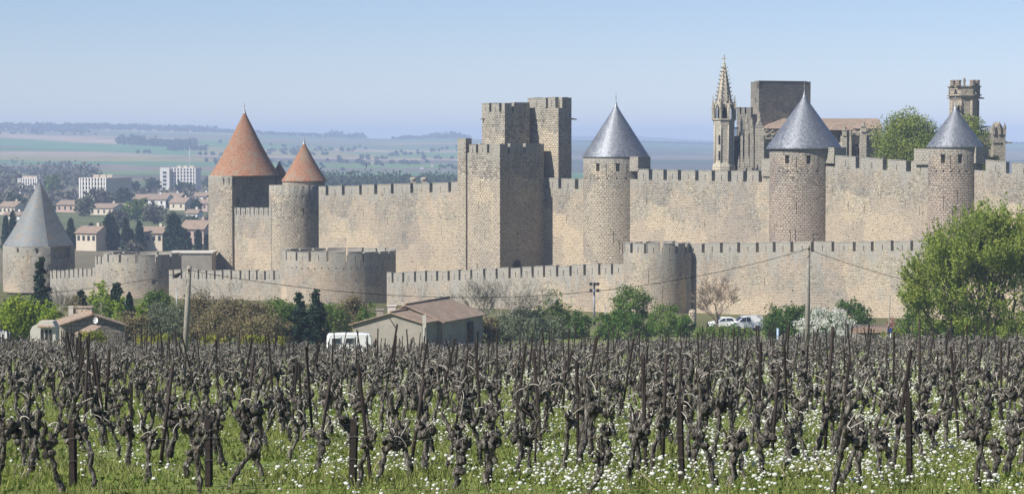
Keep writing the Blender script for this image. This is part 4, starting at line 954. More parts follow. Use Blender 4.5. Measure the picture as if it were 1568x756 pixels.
for sg in (-1, 1): mb = MB(); mb.tube([tr(.1, sg * .8, .3), tr(.1, sg * 1.0, .3)], .3, 14); mb.build('wheel', M['rubber'], cv)
mb = MB(); mb.tube([tr(-2.0, 0, .45), tr(-3.0, 0, .45)], .05, 6); mb.build('drawbar', M['iron'], cv)

# ================================================================ poles, cables, lamps
def pole(label, pxb, Yb, pxt, pyt, r0_, r1_, name='utility_pole'):
    b = on_ground(pxb, Yb); t_ = P(pxt, pyt, Yb); t = thing(name, label, 'pole', tuple(b), 'poles carrying the cable')
    mb = MB(); mb.tube([b - Vector((0, 0, .3)), b.lerp(t_, .5), t_], [r0_, (r0_ + r1_) / 2, r1_], 12); mb.build('shaft', M['pole'], t)
    mb = MB(); mb.tube([t_ + Vector((-.02, -r1_ - .02, -.25)), t_ + Vector((-.02, -r1_ - .2, -.25))], .03, 6); mb.tube([t_ + Vector((0, -r1_ - .2, -.31)), t_ + Vector((0, -r1_ - .2, -.12))], .05, 8); mb.build('insulator', M['wood'], t)
    return t, t_
_, T1 = pole('grey utility pole at the left rising out of the far vines', 281, 141, 290, 407, .165, .125)
_, T2 = pole('taller grey utility pole at the right in front of the outer wall', 1237, 158, 1238, 375, .16, .11)
def cable(label, pts, r_=.016):
    mb = MB(); mb.tube(pts, r_, 5); o = mb.build('overhead_cable', M['cable'], base=pts[0]); tag(o, label, 'cable', 'cables strung between the poles'); return o
def interp_px(lst, Y0, Y1, n=40):
    xs = np.linspace(lst[0][0], lst[-1][0], n); co = np.polyfit([a for a, b in lst], [b for a, b in lst], min(3, len(lst) - 1)); out = []
    for i, x in enumerate(xs): out.append(P(x, float(np.polyval(co, x)), Y0 + (Y1 - Y0) * i / (n - 1)))
    return out
pts = interp_px([(290, 414), (450, 438), (600, 452), (700, 455), (900, 447), (1060, 424), (1237, 381)], 141, 158); pts[0] = T1 + Vector((0, -.35, -.2)); pts[-1] = T2 + Vector((0, -.3, -.2)); cable('long sagging black cable between the two utility poles', pts)
pts = interp_px([(288, 415), (170, 437), (0, 454), (-160, 462)], 141, 150); pts[0] = T1 + Vector((-.1, -.35, -.2)); cable('black cable leaving the left utility pole towards the left edge', pts)
pts = interp_px([(1238, 382), (1300, 403), (1370, 425), (1500, 452), (1700, 470)], 158, 175); pts[0] = T2 + Vector((.1, -.3, -.2)); cable('black cable leaving the right utility pole towards the big tree', pts)
sp = thing('cable_splice', 'dark curled cable splice hanging just left of the left pole top', 'splice', tuple(P(268, 421, 141)))
mb = MB(); mb.tube([P(265, 421, 140.7), P(268, 423, 140.7), (P(272, 421.5, 140.7)), P(277, 418.5, 140.7)], [.05, .11, .1, .03], 6); mb.build('splice', M['cable'], sp)
# floodlight mast
b = on_ground(910, 352); fm = thing('floodlight_mast', 'grey mast with floodlights left of the small round bastion', 'lamp', tuple(b)); tp = P(910, 436, 352)
mb = MB(); mb.tube([b, tp], [.16, .11], 8); mb.build('mast', M['lead'], fm)
mb = MB(); mb.tube([P(904.5, 435.5, 352), P(916, 435.5, 352)], .06, 6); mb.tube([P(904.5, 444, 352), P(916, 444, 352)], .05, 6); mb.build('crossbar', M['lead'], fm)
for px, py in ((905, 434.5), (910.5, 434.5), (915.5, 434.5), (905, 444.5), (915.5, 444.5)):
    mb = MB(); c = P(px, py, 351.6); mb.box((c.x, c.y, c.z - .2), (.4, .25, .38)); mb.box((c.x, c.y - .16, c.z - .16), (.32, .04, .3)); mb.build('floodlight', M['cable'], fm)
def thin_post(name, label, cat, px, Y, pyt, r_, mat, pxt=None, top=None):
    b = on_ground(px, Y); t = thing(name, label, cat, tuple(b)); tp = P(pxt or px, pyt, Y); mb = MB(); mb.tube([b - Vector((0, 0, .2)), tp], [r_, r_ * .8], 7); mb.build('shaft', mat, t)
    if top: top(t, tp)
    return t
def lamp_head(t, tp): mb = MB(); mb.lathe((tp.x, tp.y), [(.05, tp.z), (.2, tp.z + .1), (.22, tp.z + .3), (.05, tp.z + .42)], 10); mb.build('lamp_head', M['white'], t)
thin_post('street_lamp', 'thin lamp post with a white globe by the tall dark cypress at the left', 'lamp', 192, 300, 462, .05, M['lead'], top=lamp_head)
thin_post('thin_post', 'thin pale post left of the green bushes by the floodlight mast', 'post', 927, 330, 472, .06, M['lead'], top=lambda t, tp: (lambda mb: (mb.box((tp.x, tp.y, tp.z), (.2, .12, .2)), mb.build('cap', M['lead'], t)))(MB()))
thin_post('cable_post', 'short pale post in front of the outer wall right of the left utility pole base', 'post', 270, 340, 440, .08, M['lead'], top=lambda t, tp: (lambda mb: (mb.tube([tp + Vector((-.4, 0, -.15)), tp + Vector((.4, 0, -.15))], .04, 5), mb.build('crossarm', M['lead'], t)))(MB()))
sg_ = thin_post('sign_post', 'leaning thin pole with a small blue and white plate left of the big tree', 'sign', 1361, 178, 452, .045, M['pole'], pxt=1363)
mb = MB(); c = P(1362, 509, 177.9); mb.box((c.x, c.y, c.z - .02), (.3, .05, .3)); mb.build('blue_plate', M['plastic'], sg_); mb = MB(); mb.box((c.x, c.y, c.z - .32), (.22, .05, .28)); mb.build('white_plate', M['white'], sg_)
mk = thing('vine_shelter', 'pale blue grow tube standing among the far vines left of the right utility pole', 'grow tube', tuple(on_ground(1192, 196))); mb = MB(); b = on_ground(1192, 196); mb.tube([b, b + Vector((0, 0, 1.5))], .09, 8); mb.build('tube', plain('pale blue plastic', (.35, .45, .62), .5), mk)
# ================================================================ vegetation
M['lf_fresh'] = leafmat('fresh spring leaves', [(0.117, 0.155, 0.038), (0.211, 0.281, 0.060), (0.316, 0.372, 0.086), (0.400, 0.346, 0.107)], .4)
M['lf_round'] = leafmat('mid green leaves', [(0.083, 0.118, 0.037), (0.177, 0.236, 0.056), (0.284, 0.326, 0.079), (0.354, 0.354, 0.099)], .35)
M['lf_bright'] = leafmat('yellow green leaves', [(0.090, 0.150, 0.030), (0.195, 0.285, 0.045), (0.330, 0.405, 0.053), (0.390, 0.405, 0.075)], .4)
M['lf_dark'] = leafmat('dark conifer needles', [(0.018, 0.036, 0.029), (0.032, 0.058, 0.040), (0.058, 0.090, 0.054)], .1)
M['lf_cypress'] = leafmat('cypress foliage', [(0.018, 0.039, 0.027), (0.030, 0.057, 0.036), (0.045, 0.078, 0.045)], .1)
M['lf_bush'] = leafmat('dark green shrub leaves', [(0.038, 0.077, 0.022), (0.073, 0.134, 0.032), (0.125, 0.202, 0.045)], .25)
M['lf_green'] = leafmat('green shrub leaves', [(0.074, 0.113, 0.029), (0.125, 0.198, 0.045), (0.209, 0.284, 0.064)], .3)
M['lf_scrub'] = leafmat('grey brown scrub', [(0.119, 0.088, 0.060), (0.190, 0.140, 0.096), (0.205, 0.188, 0.084), (0.268, 0.201, 0.144)], .2, .12)
M['lf_olive'] = leafmat('grey green foliage', [(0.076, 0.095, 0.064), (0.140, 0.160, 0.102), (0.191, 0.204, 0.140)], .2)
M['lf_white'] = leafmat('white blossom', [(0.420, 0.420, 0.400), (0.620, 0.620, 0.600), (0.780, 0.780, 0.770)], .3)
M['lf_pink'] = leafmat('pink blossom', [(0.400, 0.220, 0.200), (0.550, 0.340, 0.310)], .3)
M['lf_hedge'] = leafmat('yellowing hedge', [(0.126, 0.168, 0.035), (0.252, 0.266, 0.049), (0.420, 0.350, 0.056)], .3)
M['lf_far'] = leafmat('distant woodland', [(0.026, 0.047, 0.023), (0.052, 0.075, 0.036), (0.078, 0.091, 0.052)], .1, .02)
M['lf_mauve'] = leafmat('bare distant woodland', [(0.084, 0.084, 0.070), (0.126, 0.119, 0.098), (0.140, 0.147, 0.091)], .1, .01)
M['bark'] = plain('grey brown bark', (.14, .115, .09), .95, 0, .4, 6, .02)
M['barkpale'] = plain('pale bare bark', (.40, .37, .32), .95, 0, .3, 6, .02)
M['barkpink'] = plain('warm bare bark', (.22, .165, .125), .95, 0, .3, 6, .02)

def quads_from_points(pts, size, rng, up=.0, aspect=1.5, elong=None):
    n = len(pts); a = rng.normal(size=(n, 3)); a[:, 2] *= (1 - up); a /= np.linalg.norm(a, axis=1)[:, None] + 1e-9
    b = rng.normal(size=(n, 3)); b -= (b * a).sum(1)[:, None] * a; b /= np.linalg.norm(b, axis=1)[:, None] + 1e-9
    s_ = (size * rng.uniform(.6, 1.35, size=n))[:, None]
    a = a * s_ * .5 * aspect; b = b * s_ * .5
    k = rng.uniform(.25, .6, size=(n, 1))
    V = np.stack([pts - a, pts - b * 1.0 + a * (k - .5), pts + a, pts + b + a * (k - .4)], 1).reshape(-1, 3)
    return V
def leaf_obj(name, pts, size, mat, parent, rng, **k):
    loc = np.array(root_loc(parent)) if parent else np.zeros(3)
    V = quads_from_points(np.asarray(pts), size, rng, **k) - loc; n = len(V) // 4
    return raw_mesh(name, V, np.arange(4 * n, dtype=np.int32), 4, mat, parent)
def raw_mesh(name, V, loops, per, mat, parent=None, loc=None, smooth=False):
    me = bpy.data.meshes.new(name); nf = len(loops) // per
    me.vertices.add(len(V)); me.vertices.foreach_set('co', np.asarray(V, dtype=np.float32).ravel())
    me.loops.add(len(loops)); me.loops.foreach_set('vertex_index', np.asarray(loops, dtype=np.int32))
    me.polygons.add(nf); me.polygons.foreach_set('loop_start', np.arange(0, len(loops), per, dtype=np.int32))
    try: me.polygons.foreach_set('loop_total', np.full(nf, per, dtype=np.int32))
    except Exception: pass
    if smooth: me.polygons.foreach_set('use_smooth', np.ones(nf, dtype=bool))
    me.update(calc_edges=True)
    return link(name, me, mat, parent, loc)
def crown(c, rad, nc, per, cr, rng, squash=.8, low=-.6):
    """leaf positions: clumps spread through an uneven ellipsoid, denser near the outside"""
    out = []; cen = []
    while len(cen) < nc:
        v = rng.normal(size=3); v /= np.linalg.norm(v); v *= rng.uniform(.25, 1) ** .5
        if v[2] < low: continue
        w = 1 + .22 * mnoise.noise(Vector((v[0] * 2.1 + c[0], v[1] * 2.1, v[2] * 2.1 + c[1])))
        cen.append(np.array(c) + v * np.array(rad) * w * (1 - .55 * cr / max(rad)))
    for q in cen:
        k = int(per * rng.uniform(.5, 1.5)); p = rng.normal(size=(k, 3)); p /= np.linalg.norm(p, axis=1)[:, None] + 1e-9
        p *= (rng.uniform(.15, 1, size=(k, 1)) ** .6) * cr * rng.uniform(.6, 1.3); p[:, 2] *= squash; out.append(q + p)
    return np.concatenate(out)
def grow(base, h, rng, levels=4, spread=.55, r0=.25, nchild=(3, 4), up=.25, first=.3, lean=(0, 0)):
    """limbs of a tree: list of (points, radii), and the twig tips"""
    limbs = []; tips = []
    def rec(p, d, L, r, lv):
        n = 4; pts = [p.copy()]; q = p.copy(); dd = d.copy()
        for i in range(n):
            dd = (dd + np.array([rng.normal() * .10, rng.normal() * .10, up * .12])); dd /= np.linalg.norm(dd); q = q + dd * L / n; pts.append(q.copy())
        rad = list(np.linspace(r, r * .62, n + 1)); limbs.append((pts, rad, lv))
        if lv == 0: tips.append(pts[-1]); tips.append(pts[2]); return
        for i in range(rng.integers(nchild[0], nchild[1] + 1)):
            t = rng.uniform(.45, 1.0) if i else 1.0; k = min(n, int(round(t * n))); a = rng.uniform(0, 2 * math.pi)
            v = dd + spread * np.array([math.cos(a), math.sin(a), rng.uniform(-.3, .5)]) * rng.uniform(.7, 1.4); v /= np.linalg.norm(v)
            rec(pts[k], v, L * rng.uniform(.62, .88), rad[k] * rng.uniform(.55, .75), lv - 1)
    d0 = np.array([lean[0], lean[1], 1.0]); d0 /= np.linalg.norm(d0)
    rec(np.array(base, dtype=float), d0, h * first, r0, levels)
    return limbs, np.array(tips)
def limbs_obj(name, limbs, mat, parent, rmin=.012):
    mb = MB()
    for pts, rad, lv in limbs: mb.tube(pts, [max(r, rmin) for r in rad], 7 if lv > 2 else (5 if lv > 0 else 3), cap=False)
    mb_v = mb; loc = root_loc(parent); me = bpy.data.meshes.new(name)
    me.from_pydata((np.array(mb.v) - np.array(loc)).tolist(), [], mb.f); me.polygons.foreach_set('use_smooth', [True] * len(mb.f)); me.update()
    return link(name, me, mat, parent)
def scaled(limbs, tips, base, px_h):
    zs = max(p[-1][2] for p, *_ in [(l[0],) for l in limbs]) - base[2]; k = px_h / zs
    f = lambda p: np.array(base) + (p - np.array(base)) * k
    return [([f(p) for p in pts], [r * k ** .5 for r in rad], lv) for pts, rad, lv in limbs], np.array([f(p) for p in tips])
def bush(label, px, wpx, pyt, Y, mat, seed, name='bush', cat='bush', group=None, dens=1.0, leaf=.16, nc=None, pyb=None, squash=.85, depth=None, cr=None, low=-.75, stems=True):
    rng = np.random.default_rng(seed); b = on_ground(px, Y); rx = wpx / 2 / F * Y; zt_ = ztop(px, pyt, Y); zb = b.z if pyb is None else ztop(px, pyb, Y)
    rz = (zt_ - zb) / 1.75; c = (b.x, Y, zt_ - rz)
    t = thing(name, label, cat, tuple(b), group); cr_ = cr or max(.45, min(rx, rz) * .36)
    vol = rx * rz; nc = nc or int(26 + vol * 3.0 / (cr_ * cr_) * .8); per = int(dens * 34 * (cr_ / (leaf * 3.2)) ** 2) + 12
    pts = crown(c, (rx, depth or min(rx, 2.5 + rz), rz), nc, per, cr_, rng, squash, low); leaf_obj('foliage', pts, leaf, mat, t, rng)
    if stems:
        mb = MB()
        for i in range(6):
            a = rng.uniform(0, 6.28); mb.tube([(b.x + .2 * math.cos(a), Y + .2 * math.sin(a), b.z - .1), (b.x + rx * .3 * math.cos(a), Y + .5 * math.sin(a), (b.z + c[2]) / 2), (b.x + rx * .55 * math.cos(a), Y + math.sin(a), c[2] + rz * .3)], [.07, .05, .02], 5)
        mb.build('stem', M['bark'], t)
    return t
def conifer(label, px, wpx, pyt, Y, seed, name='fir_tree', mat='lf_dark', pyb=None, layers=16, group=None, leaf=.2, dens=1.0, cat='tree'):
    rng = np.random.default_rng(seed); b = on_ground(px, Y); zt_ = ztop(px, pyt, Y); h = zt_ - b.z; R0 = wpx / 2 / F * Y; t = thing(name, label, cat, tuple(b), group); out = []
    for i in range(layers):
        k = i / layers; z = b.z + h * (.08 + .9 * k); r = R0 * (1 - k) ** .8 * rng.uniform(.8, 1.15) + .12
        for j in range(int(5 + 6 * (1 - k))):
            a = rng.uniform(0, 6.28); L = r * rng.uniform(.7, 1.1); n = int((18 * dens * L / .8) + 10); s_ = rng.uniform(.12, 1, size=n); p = np.zeros((n, 3))
            p[:, 0] = b.x + np.cos(a) * L * s_ + rng.normal(size=n) * .10 * (1 + L * .2); p[:, 1] = Y + np.sin(a) * L * s_ + rng.normal(size=n) * .10 * (1 + L * .2); p[:, 2] = z - L * .28 * s_ + .12 * s_ ** 2 * L + rng.normal(size=n) * .07 * (1 + .4 * L)
            out.append(p)
    leaf_obj('foliage', np.concatenate(out), leaf, M[mat], t, rng, aspect=2.0)
    mb = MB(); mb.tube([b, b + Vector((0, 0, h * .97))], [max(.08, h * .018), .02], 7); mb.build('trunk', M['bark'], t); return t
def cypress(label, px, wpx, pyt, Y, seed, group, leaf=.5, n=900, cat='tree', name='cypress_tree', mat='lf_cypress', fat=.35):
    rng = np.random.default_rng(seed); b = on_ground(px, Y); h = ztop(px, pyt, Y) - b.z; R0 = wpx / 2 / F * Y; t = thing(name, label, cat, tuple(b), group)
    k = rng.uniform(0.02, 1, size=n) ** .85; prof = R0 * np.clip(np.minimum(1, (k + .06) / .25) * (1 - k ** 1.7) ** .75, .04, 1) * (1 + .22 * np.sin(k * 23 + seed) * rng.uniform(.3, 1, size=n))
    a = rng.uniform(0, 6.28, size=n); rr = prof * rng.uniform(.35, 1, size=n) ** .5
    pts = np.stack([b.x + rr * np.cos(a), Y + rr * np.sin(a), b.z + h * k], 1); leaf_obj('foliage', pts, leaf, M[mat], t, rng, aspect=2.2)
    mb = MB(); mb.tube([b - Vector((0, 0, .3)), b + Vector((0, 0, h * .5))], [.25, .12], 6); mb.build('trunk', M['bark'], t); return t
def treelike(label, px, wpx, pyt, Y, mat, seed, name='leafy_tree', leaf=.35, per=60, nc=90, crf=.22, trunk=.25, group=None, base=None, bark='bark', depth=None, hang=.62, leanx=0):
    rng = np.random.default_rng(seed); b = base or on_ground(px, Y); h = ztop(px, pyt, Y) - b.z; rx = wpx / 2 / F * Y; rz = h * hang / 1.8; c = (b.x, Y, b.z + h - rz); t = thing(name, label, 'tree', tuple(b), group)
    pts = crown(c, (rx, depth or rx * .9, rz), nc, per, crf * min(rx, rz) * 1.3, rng, .8, -.85); leaf_obj('foliage', pts, leaf, M[mat], t, rng)
    limbs, tips = grow(b, h, rng, 3, .75, max(.1, h * trunk * .09), (3, 4), .3, .34); limbs, _ = scaled(limbs, tips, np.array(b), h * .93); limbs_obj('trunk', limbs, M[bark], t, .03); return t

# ---- the big tree at the right edge
def big_tree():
    rng = np.random.default_rng(77); Y = 226; b = on_ground(1485, Y); t = thing('leafy_tree', 'big fresh green wispy tree filling the right edge in front of the walls', 'tree', tuple(b)); s_ = Y / F
    limbs = []; tips = []
    for dx, hh, ln, sd in ((0, 12.0, (-.1, 0), 0), (-4.5, 9.0, (-.6, -.1), 1), (4.0, 11.5, (.35, .1), 2), (9.5, 12.0, (.45, 0), 3), (1.8, 12.5, (.1, .3), 4), (-2.8, 11.0, (-.35, .2), 5), (7, 12.5, (.2, -.2), 6), (-6.5, 7.5, (-.85, .1), 7), (14, 12.5, (.3, .1), 8)):
        bb = np.array([b.x + dx * .25, Y + (sd % 3 - 1) * .4, b.z - .2]); l_, t_ = grow(bb, hh, rng, 4, .66, .17, (3, 4), .42, .27, lean=ln); l_, t_ = scaled(l_, t_, bb, hh * rng.uniform(.96, 1.06)); limbs += l_; tips.append(t_)
    tips = np.concatenate(tips)
    limbs_obj('trunk', limbs, M['bark'], t, .014)
    # leaves along twigs, upright wisps at the outside
    out = []
    for q in tips:
        k = rng.integers(16, 28); L = rng.uniform(.7, 1.9); d = (q - np.array([b.x, Y, b.z + 3.0])); d /= np.linalg.norm(d) + 1e-6; d = d * .7 + np.array([rng.normal() * .3, rng.normal() * .3, .55]); d /= np.linalg.norm(d)
        s2 = rng.uniform(-.25, 1, size=(k, 1)); out.append(q + d * s2 * L + rng.normal(size=(k, 3)) * .11 * (1.3 - s2))
    rx, rz = 7.2, 4.4; c = (b.x + 1.0, Y, b.z + 4.6)
    p2 = crown(c, (rx, 5.0, rz), 240, 36, .9, rng, .8, -.95); out.append(p2)
    c = (b.x + 1.0, Y - .5, b.z + 2.2); out.append(crown(c, (6.2, 4.2, 2.4), 110, 45, .8, rng, .8, -.95))
    leaf_obj('foliage', np.concatenate(out), .12, M['lf_fresh'], t, rng, aspect=2.3); return len(tips)
nt_ = big_tree(); print('tips', nt_)
# ---- round tree in the castle
cb = P(1392, 262, 452)
treelike('round fresh green tree behind the inner wall, beside the orange nave roof', 1386, 138, 162, 452, 'lf_round', 5, 'round_tree', .22, 210, 180, .24, base=Vector((cb.x, 452, 12)), hang=.56)
treelike('narrower green tree behind the smallest slate cone', 1482, 80, 165, 458, 'lf_round', 6, 'round_tree', .24, 110, 80, .24, base=Vector((P(1482, 200, 458).x, 458, 12)), hang=.6)
treelike('small green tree filling the gap left of the far right chapel', 1518, 34, 231, 463, 'lf_round', 7, 'round_tree', .28, 80, 30, .3, base=Vector((P(1515, 200, 463).x, 463, 12)), hang=.5)
# ---- bare trees
def bare(label, px, pyt, Y, h_extra, seed, mat, lv=5, spread=.5, r0=.12, stems=1, first=.24, wide=0, rmin=.014):
    rng = np.random.default_rng(seed); b = on_ground(px, Y); h = ztop(px, pyt, Y) - b.z; t = thing('bare_tree', label, 'tree', tuple(b)); L = []
    for i in range(stems):
        a = (i - (stems - 1) / 2) * wide; l_, t_ = grow(np.array(b) + np.array([a * .4, 0, -.1]), h, rng, lv, spread, r0, (2, 4), .32, first, lean=(a, rng.normal() * .15)); l_, t_ = scaled(l_, t_, np.array(b), h * rng.uniform(.92, 1.1)); L += l_
    limbs_obj('trunk', L, mat, t, rmin); return t
bare('pale leafless tree right of the tiled shed, spreading like a fan', 764, 424, 300, 0, 31, M['barkpale'], 5, .5, .08, 7, .22, .36, .02)
bare('small leafless brown tree standing over the parked white car', 1098, 418, 322, 0, 9, M['barkpink'], 6, .7, .16, 1, .24, 0, .016)
bare('leafless thin tree behind the left utility pole', 336, 432, 330, 0, 15, M['barkpale'], 4, .5, .08, 3, .25, .3, .022)
bare('leafless whitish shrub between the two left conifers', 92, 436, 330, 0, 16, M['barkpale'], 4, .5, .08, 3, .25, .3, .022)
# ---- conifers
conifer('dark fir in front of the lit left edge tower', 62, 50, 388, 345, 51, dens=1.2, leaf=.26)
conifer('darker blunt conifer behind the old cottage chimney', 122, 44, 440, 300, 52, dens=1.4, leaf=.25, layers=12)
conifer('left of the two small firs before the wide bastion', 457, 62, 444, 262, 53, dens=.8, leaf=.17, layers=20, group='two firs before the wide bastion')
conifer('right of the two small firs before the wide bastion', 483, 54, 439, 266, 54, dens=.8, leaf=.17, layers=20, group='two firs before the wide bastion')
conifer('ragged dark conifer behind the yellow green leaves', 178, 50, 428, 320, 55, dens=.9, leaf=.25, layers=13)
cypress('dark rounded cypress right of the thin lamp post', 197, 26, 448, 288, 56, None, .16, 2600)
# ---- bushes and small trees, left to right
treelike('bright yellow green tree at the left edge above the van roof', 28, 84, 449, 268, 'lf_bright', 61, 'leafy_tree', .20, 120, 110, .24, hang=.95)
bush('green shrub merging with the bright tree at the left', 76, 42, 456, 262, M['lf_bright'], 62, leaf=.19)
bush('tall yellow green tree left of the dark rounded cypress', 152, 44, 428, 306, M['lf_bright'], 63, 'leafy_tree', 'tree', leaf=.2, dens=.75)
bush('yellow green tree touching the dark rounded cypress', 182, 28, 447, 296, M['lf_bright'], 64, 'leafy_tree', 'tree', leaf=.2, dens=.7)
bush('green bush under the round bastion', 240, 46, 436, 330, M['lf_green'], 65, leaf=.2)
bush('olive green thicket left of the left utility pole', 232, 52, 458, 300, M['lf_olive'], 66, leaf=.16, name='thicket', cat='thicket')
bush('yellowish shrub right of the dark rounded cypress', 215, 24, 455, 292, M['lf_bright'], 60, leaf=.16, dens=.6)
for i, (px, w, pt, Y, mt, lab) in enumerate([
    (120, 65, 450, 285, 'lf_scrub', 'brown scrub right behind the old cottage roof'), (208, 89, 472, 262, 'lf_scrub', 'brown scrub below the dark rounded cypress'),
    (262, 80, 460, 282, 'lf_olive', 'grey thicket just left of the left utility pole'), (300, 82, 446, 286, 'lf_scrub', 'brown scrub just right of the left utility pole'),
    (345, 104, 444, 284, 'lf_scrub', 'widest brown scrub between the left pole and the firs'), (388, 82, 450, 280, 'lf_scrub', 'brown scrub patch left of the bright green shrub'),
    (424, 71, 448, 284, 'lf_green', 'bright green shrub left of the two firs'), (505, 65, 453, 286, 'lf_green', 'green shrub just right of the two firs'),
    (540, 67, 450, 292, 'lf_scrub', 'brown scrub with green tips left of the shed chimneys'), (566, 44, 458, 290, 'lf_green', 'small green shrub behind the shed chimneys'),
    (478, 89, 474, 268, 'lf_scrub', 'low brown scrub at the foot of the two firs'), (320, 104, 475, 262, 'lf_scrub', 'low brown scrub at the foot of the left wall'),
    (400, 104, 476, 262, 'lf_scrub', 'low brown scrub left of the firs'), (250, 89, 478, 262, 'lf_olive', 'low grey thicket behind the left utility pole')]):
    bush(lab, px, w, pt, Y, M[mt], 200 + i, 'scrub' if 'scrub' in lab else ('thicket' if 'thicket' in lab else 'shrub'), 'scrub' if 'scrub' in lab else ('thicket' if 'thicket' in lab else 'shrub'), leaf=.15, dens=.75)
for i, (px, w, pt, Y, mt, lab) in enumerate([
    (745, 46, 481, 280, 'lf_scrub', 'grey scrub at the shed corner'), (800, 64, 463, 300, 'lf_olive', 'grey green shrub right of the pale fan shaped tree'), (846, 75, 445, 305, 'lf_green', 'rounded green bush right of the pale fan shaped tree'),
    (888, 46, 471, 300, 'lf_bush', 'dark green bush under the floodlight mast'), (926, 41, 473, 296, 'lf_green', 'small green bush right of the floodlight mast'),
    (968, 75, 433, 312, 'lf_green', 'tallest green bush in front of the round bastion with lichen'), (1018, 87, 461, 306, 'lf_green', 'broad green bush right of the tallest green bush'),
    (960, 103, 475, 290, 'lf_bush', 'low dark bush below the tallest green bush'), (1048, 34, 479, 300, 'lf_bush', 'low green bush left of the stone gatepost'),
    (820, 126, 481, 280, 'lf_olive', 'long low grey green shrub behind the middle vines'), (770, 69, 477, 284, 'lf_olive', 'low grey shrub at the foot of the pale fan shaped tree')]):
    bush(lab, px, w, pt, Y, M[mt], 230 + i, 'bush' if 'bush' in lab else ('scrub' if 'scrub' in lab else 'shrub'), 'bush' if 'bush' in lab else ('scrub' if 'scrub' in lab else 'shrub'), leaf=.17, dens=.75)
bush('dark green rounded bush left of the right utility pole', 1206, 96, 462, 288, M['lf_bush'], 71, leaf=.17, dens=1.2)
bush('dark green rounded bush right of the white blossom', 1302, 92, 457, 288, M['lf_bush'], 72, leaf=.17, dens=1.2)
bush('dark green low bush behind the white blossom', 1252, 90, 464, 292, M['lf_bush'], 73, leaf=.17, dens=1.2)
bush('white blossoming bush right of the right utility pole', 1266, 104, 464, 262, M['lf_white'], 74, 'blossom_bush', leaf=.12, dens=.5, cr=.55)
bush('pink blossoming shrub left of the big wispy tree', 1366, 16, 484, 300, M['lf_pink'], 75, 'blossom_bush', leaf=.14, dens=.5)
bush('dark shrub under the left side of the big wispy tree', 1400, 60, 470, 262, M['lf_green'], 76, leaf=.17)
bush('dark undergrowth below the big wispy tree', 1480, 180, 486, 236, M['lf_bush'], 77, leaf=.17, dens=.8)
bush('green grass clump left of the big wispy tree', 1372, 60, 502, 240, M['lf_fresh'], 78, leaf=.12, name='grass_clump', cat='grass clump', stems=False)
bush('grassy green bank in front of the parked white vehicles', 1110, 130, 496, 262, M['lf_green'], 79, leaf=.12, name='hedge', cat='hedge', stems=False, depth=1.2)
for i, (a, b_, mt, lab) in enumerate([(196, 290, 'lf_hedge', 'low yellow green hedge left of the left pole'), (296, 352, 'lf_hedge', 'low yellow green hedge just right of the left pole'), (362, 412, 'lf_hedge', 'low clipped hedge left of the firs'), (412, 440, 'lf_hedge', 'low yellow flowering hedge beside the firs'), (108, 170, 'lf_hedge', 'yellow flowering hedge in front of the old cottage')]):
    bush(lab, (a + b_) / 2, b_ - a, 514 if i < 4 else 505, 236, M[mt], 260 + i, 'hedge', 'hedge', leaf=.13, depth=.9, cr=.4, stems=False, pyb=532, dens=.9)

# ================================================================ the town in the plain, left
def Yof(pyb): return 35 * F / (pyb - 215)
def block_house(label, px0, px1, py_eave, py_ridge, pyb, wall, roof, name='house', cat='house', group='houses in the plain', rot=.3, wins=3, deep=None):
    Y = Yof(pyb); a, b = P(px0, pyb, Y), P(px1, pyb, Y); w = b.x - a.x; z0 = min(a.z, ground_z(a.x, Y)) - .5; ze = ztop(px0, py_eave, Y); zr = ztop(px0, py_ridge, Y); t = thing(name, label, cat, ((a.x + b.x) / 2, Y, z0), group)
    d = deep or min(12, w * .6 + 3); ca, sa = math.cos(-rot), math.sin(-rot)
    w = w * .92
    def tr(x, y, z): return (((a.x + b.x) / 2 + x * ca - y * sa), Y + d / 2 + x * sa + y * ca, z)
    mb = MB()
    for (x1, y1, x2, y2) in ((-w/2, -d/2, w/2, -d/2), (w/2, -d/2, w/2, d/2), (w/2, d/2, -w/2, d/2), (-w/2, d/2, -w/2, -d/2)): mb.quad(tr(x1, y1, z0), tr(x2, y2, z0), tr(x2, y2, ze), tr(x1, y1, ze))
    for sx in (-1, 1): mb.poly([tr(sx*w/2, -d/2, ze), tr(sx*w/2, d/2, ze), tr(sx*w/2, 0, zr)] if sx > 0 else [tr(sx*w/2, d/2, ze), tr(sx*w/2, -d/2, ze), tr(sx*w/2, 0, zr)])
    mb.build('wall', wall, t); o = .5
    mb = MB(); roof_quad(mb, tr(-w/2-o, -d/2-o, ze - .1), tr(w/2+o, -d/2-o, ze - .1), tr(w/2+o, 0, zr + .15), tr(-w/2-o, 0, zr + .15), .2); roof_quad(mb, tr(w/2+o, d/2+o, ze - .1), tr(-w/2-o, d/2+o, ze - .1), tr(-w/2-o, 0, zr + .15), tr(w/2+o, 0, zr + .15), .2); rf = mb.build('roof', roof, t)
    mb = MB(); c = tr(w * .2, d * .1, zr - .5); mb.box(c, (.9, .9, 1.6), rz=-rot); mb.build('chimney', wall, rf)
    for i in range(wins):
        x = -w/2 + w * (i + .5) / wins; mb = MB(); hh = min(1.6, (ze - z0) * .4); zz = ze - 1.0 - hh; mb.quad(tr(x - .5, -d/2 - .02, zz), tr(x + .5, -d/2 - .02, zz), tr(x + .5, -d/2 - .02, zz + hh), tr(x - .5, -d/2 - .02, zz + hh)); mb.build('window', M['glass'], t)
    return t
M['farwhite'] = plain('white painted wall', (.70, .68, .64), .9, 0, .06, .2); M['farcream'] = plain('cream painted wall', (.55, .48, .38), .9, 0, .08, .2); M['farpink'] = plain('pinkish wall', (.46, .34, .28), .9, 0, .1, .2)
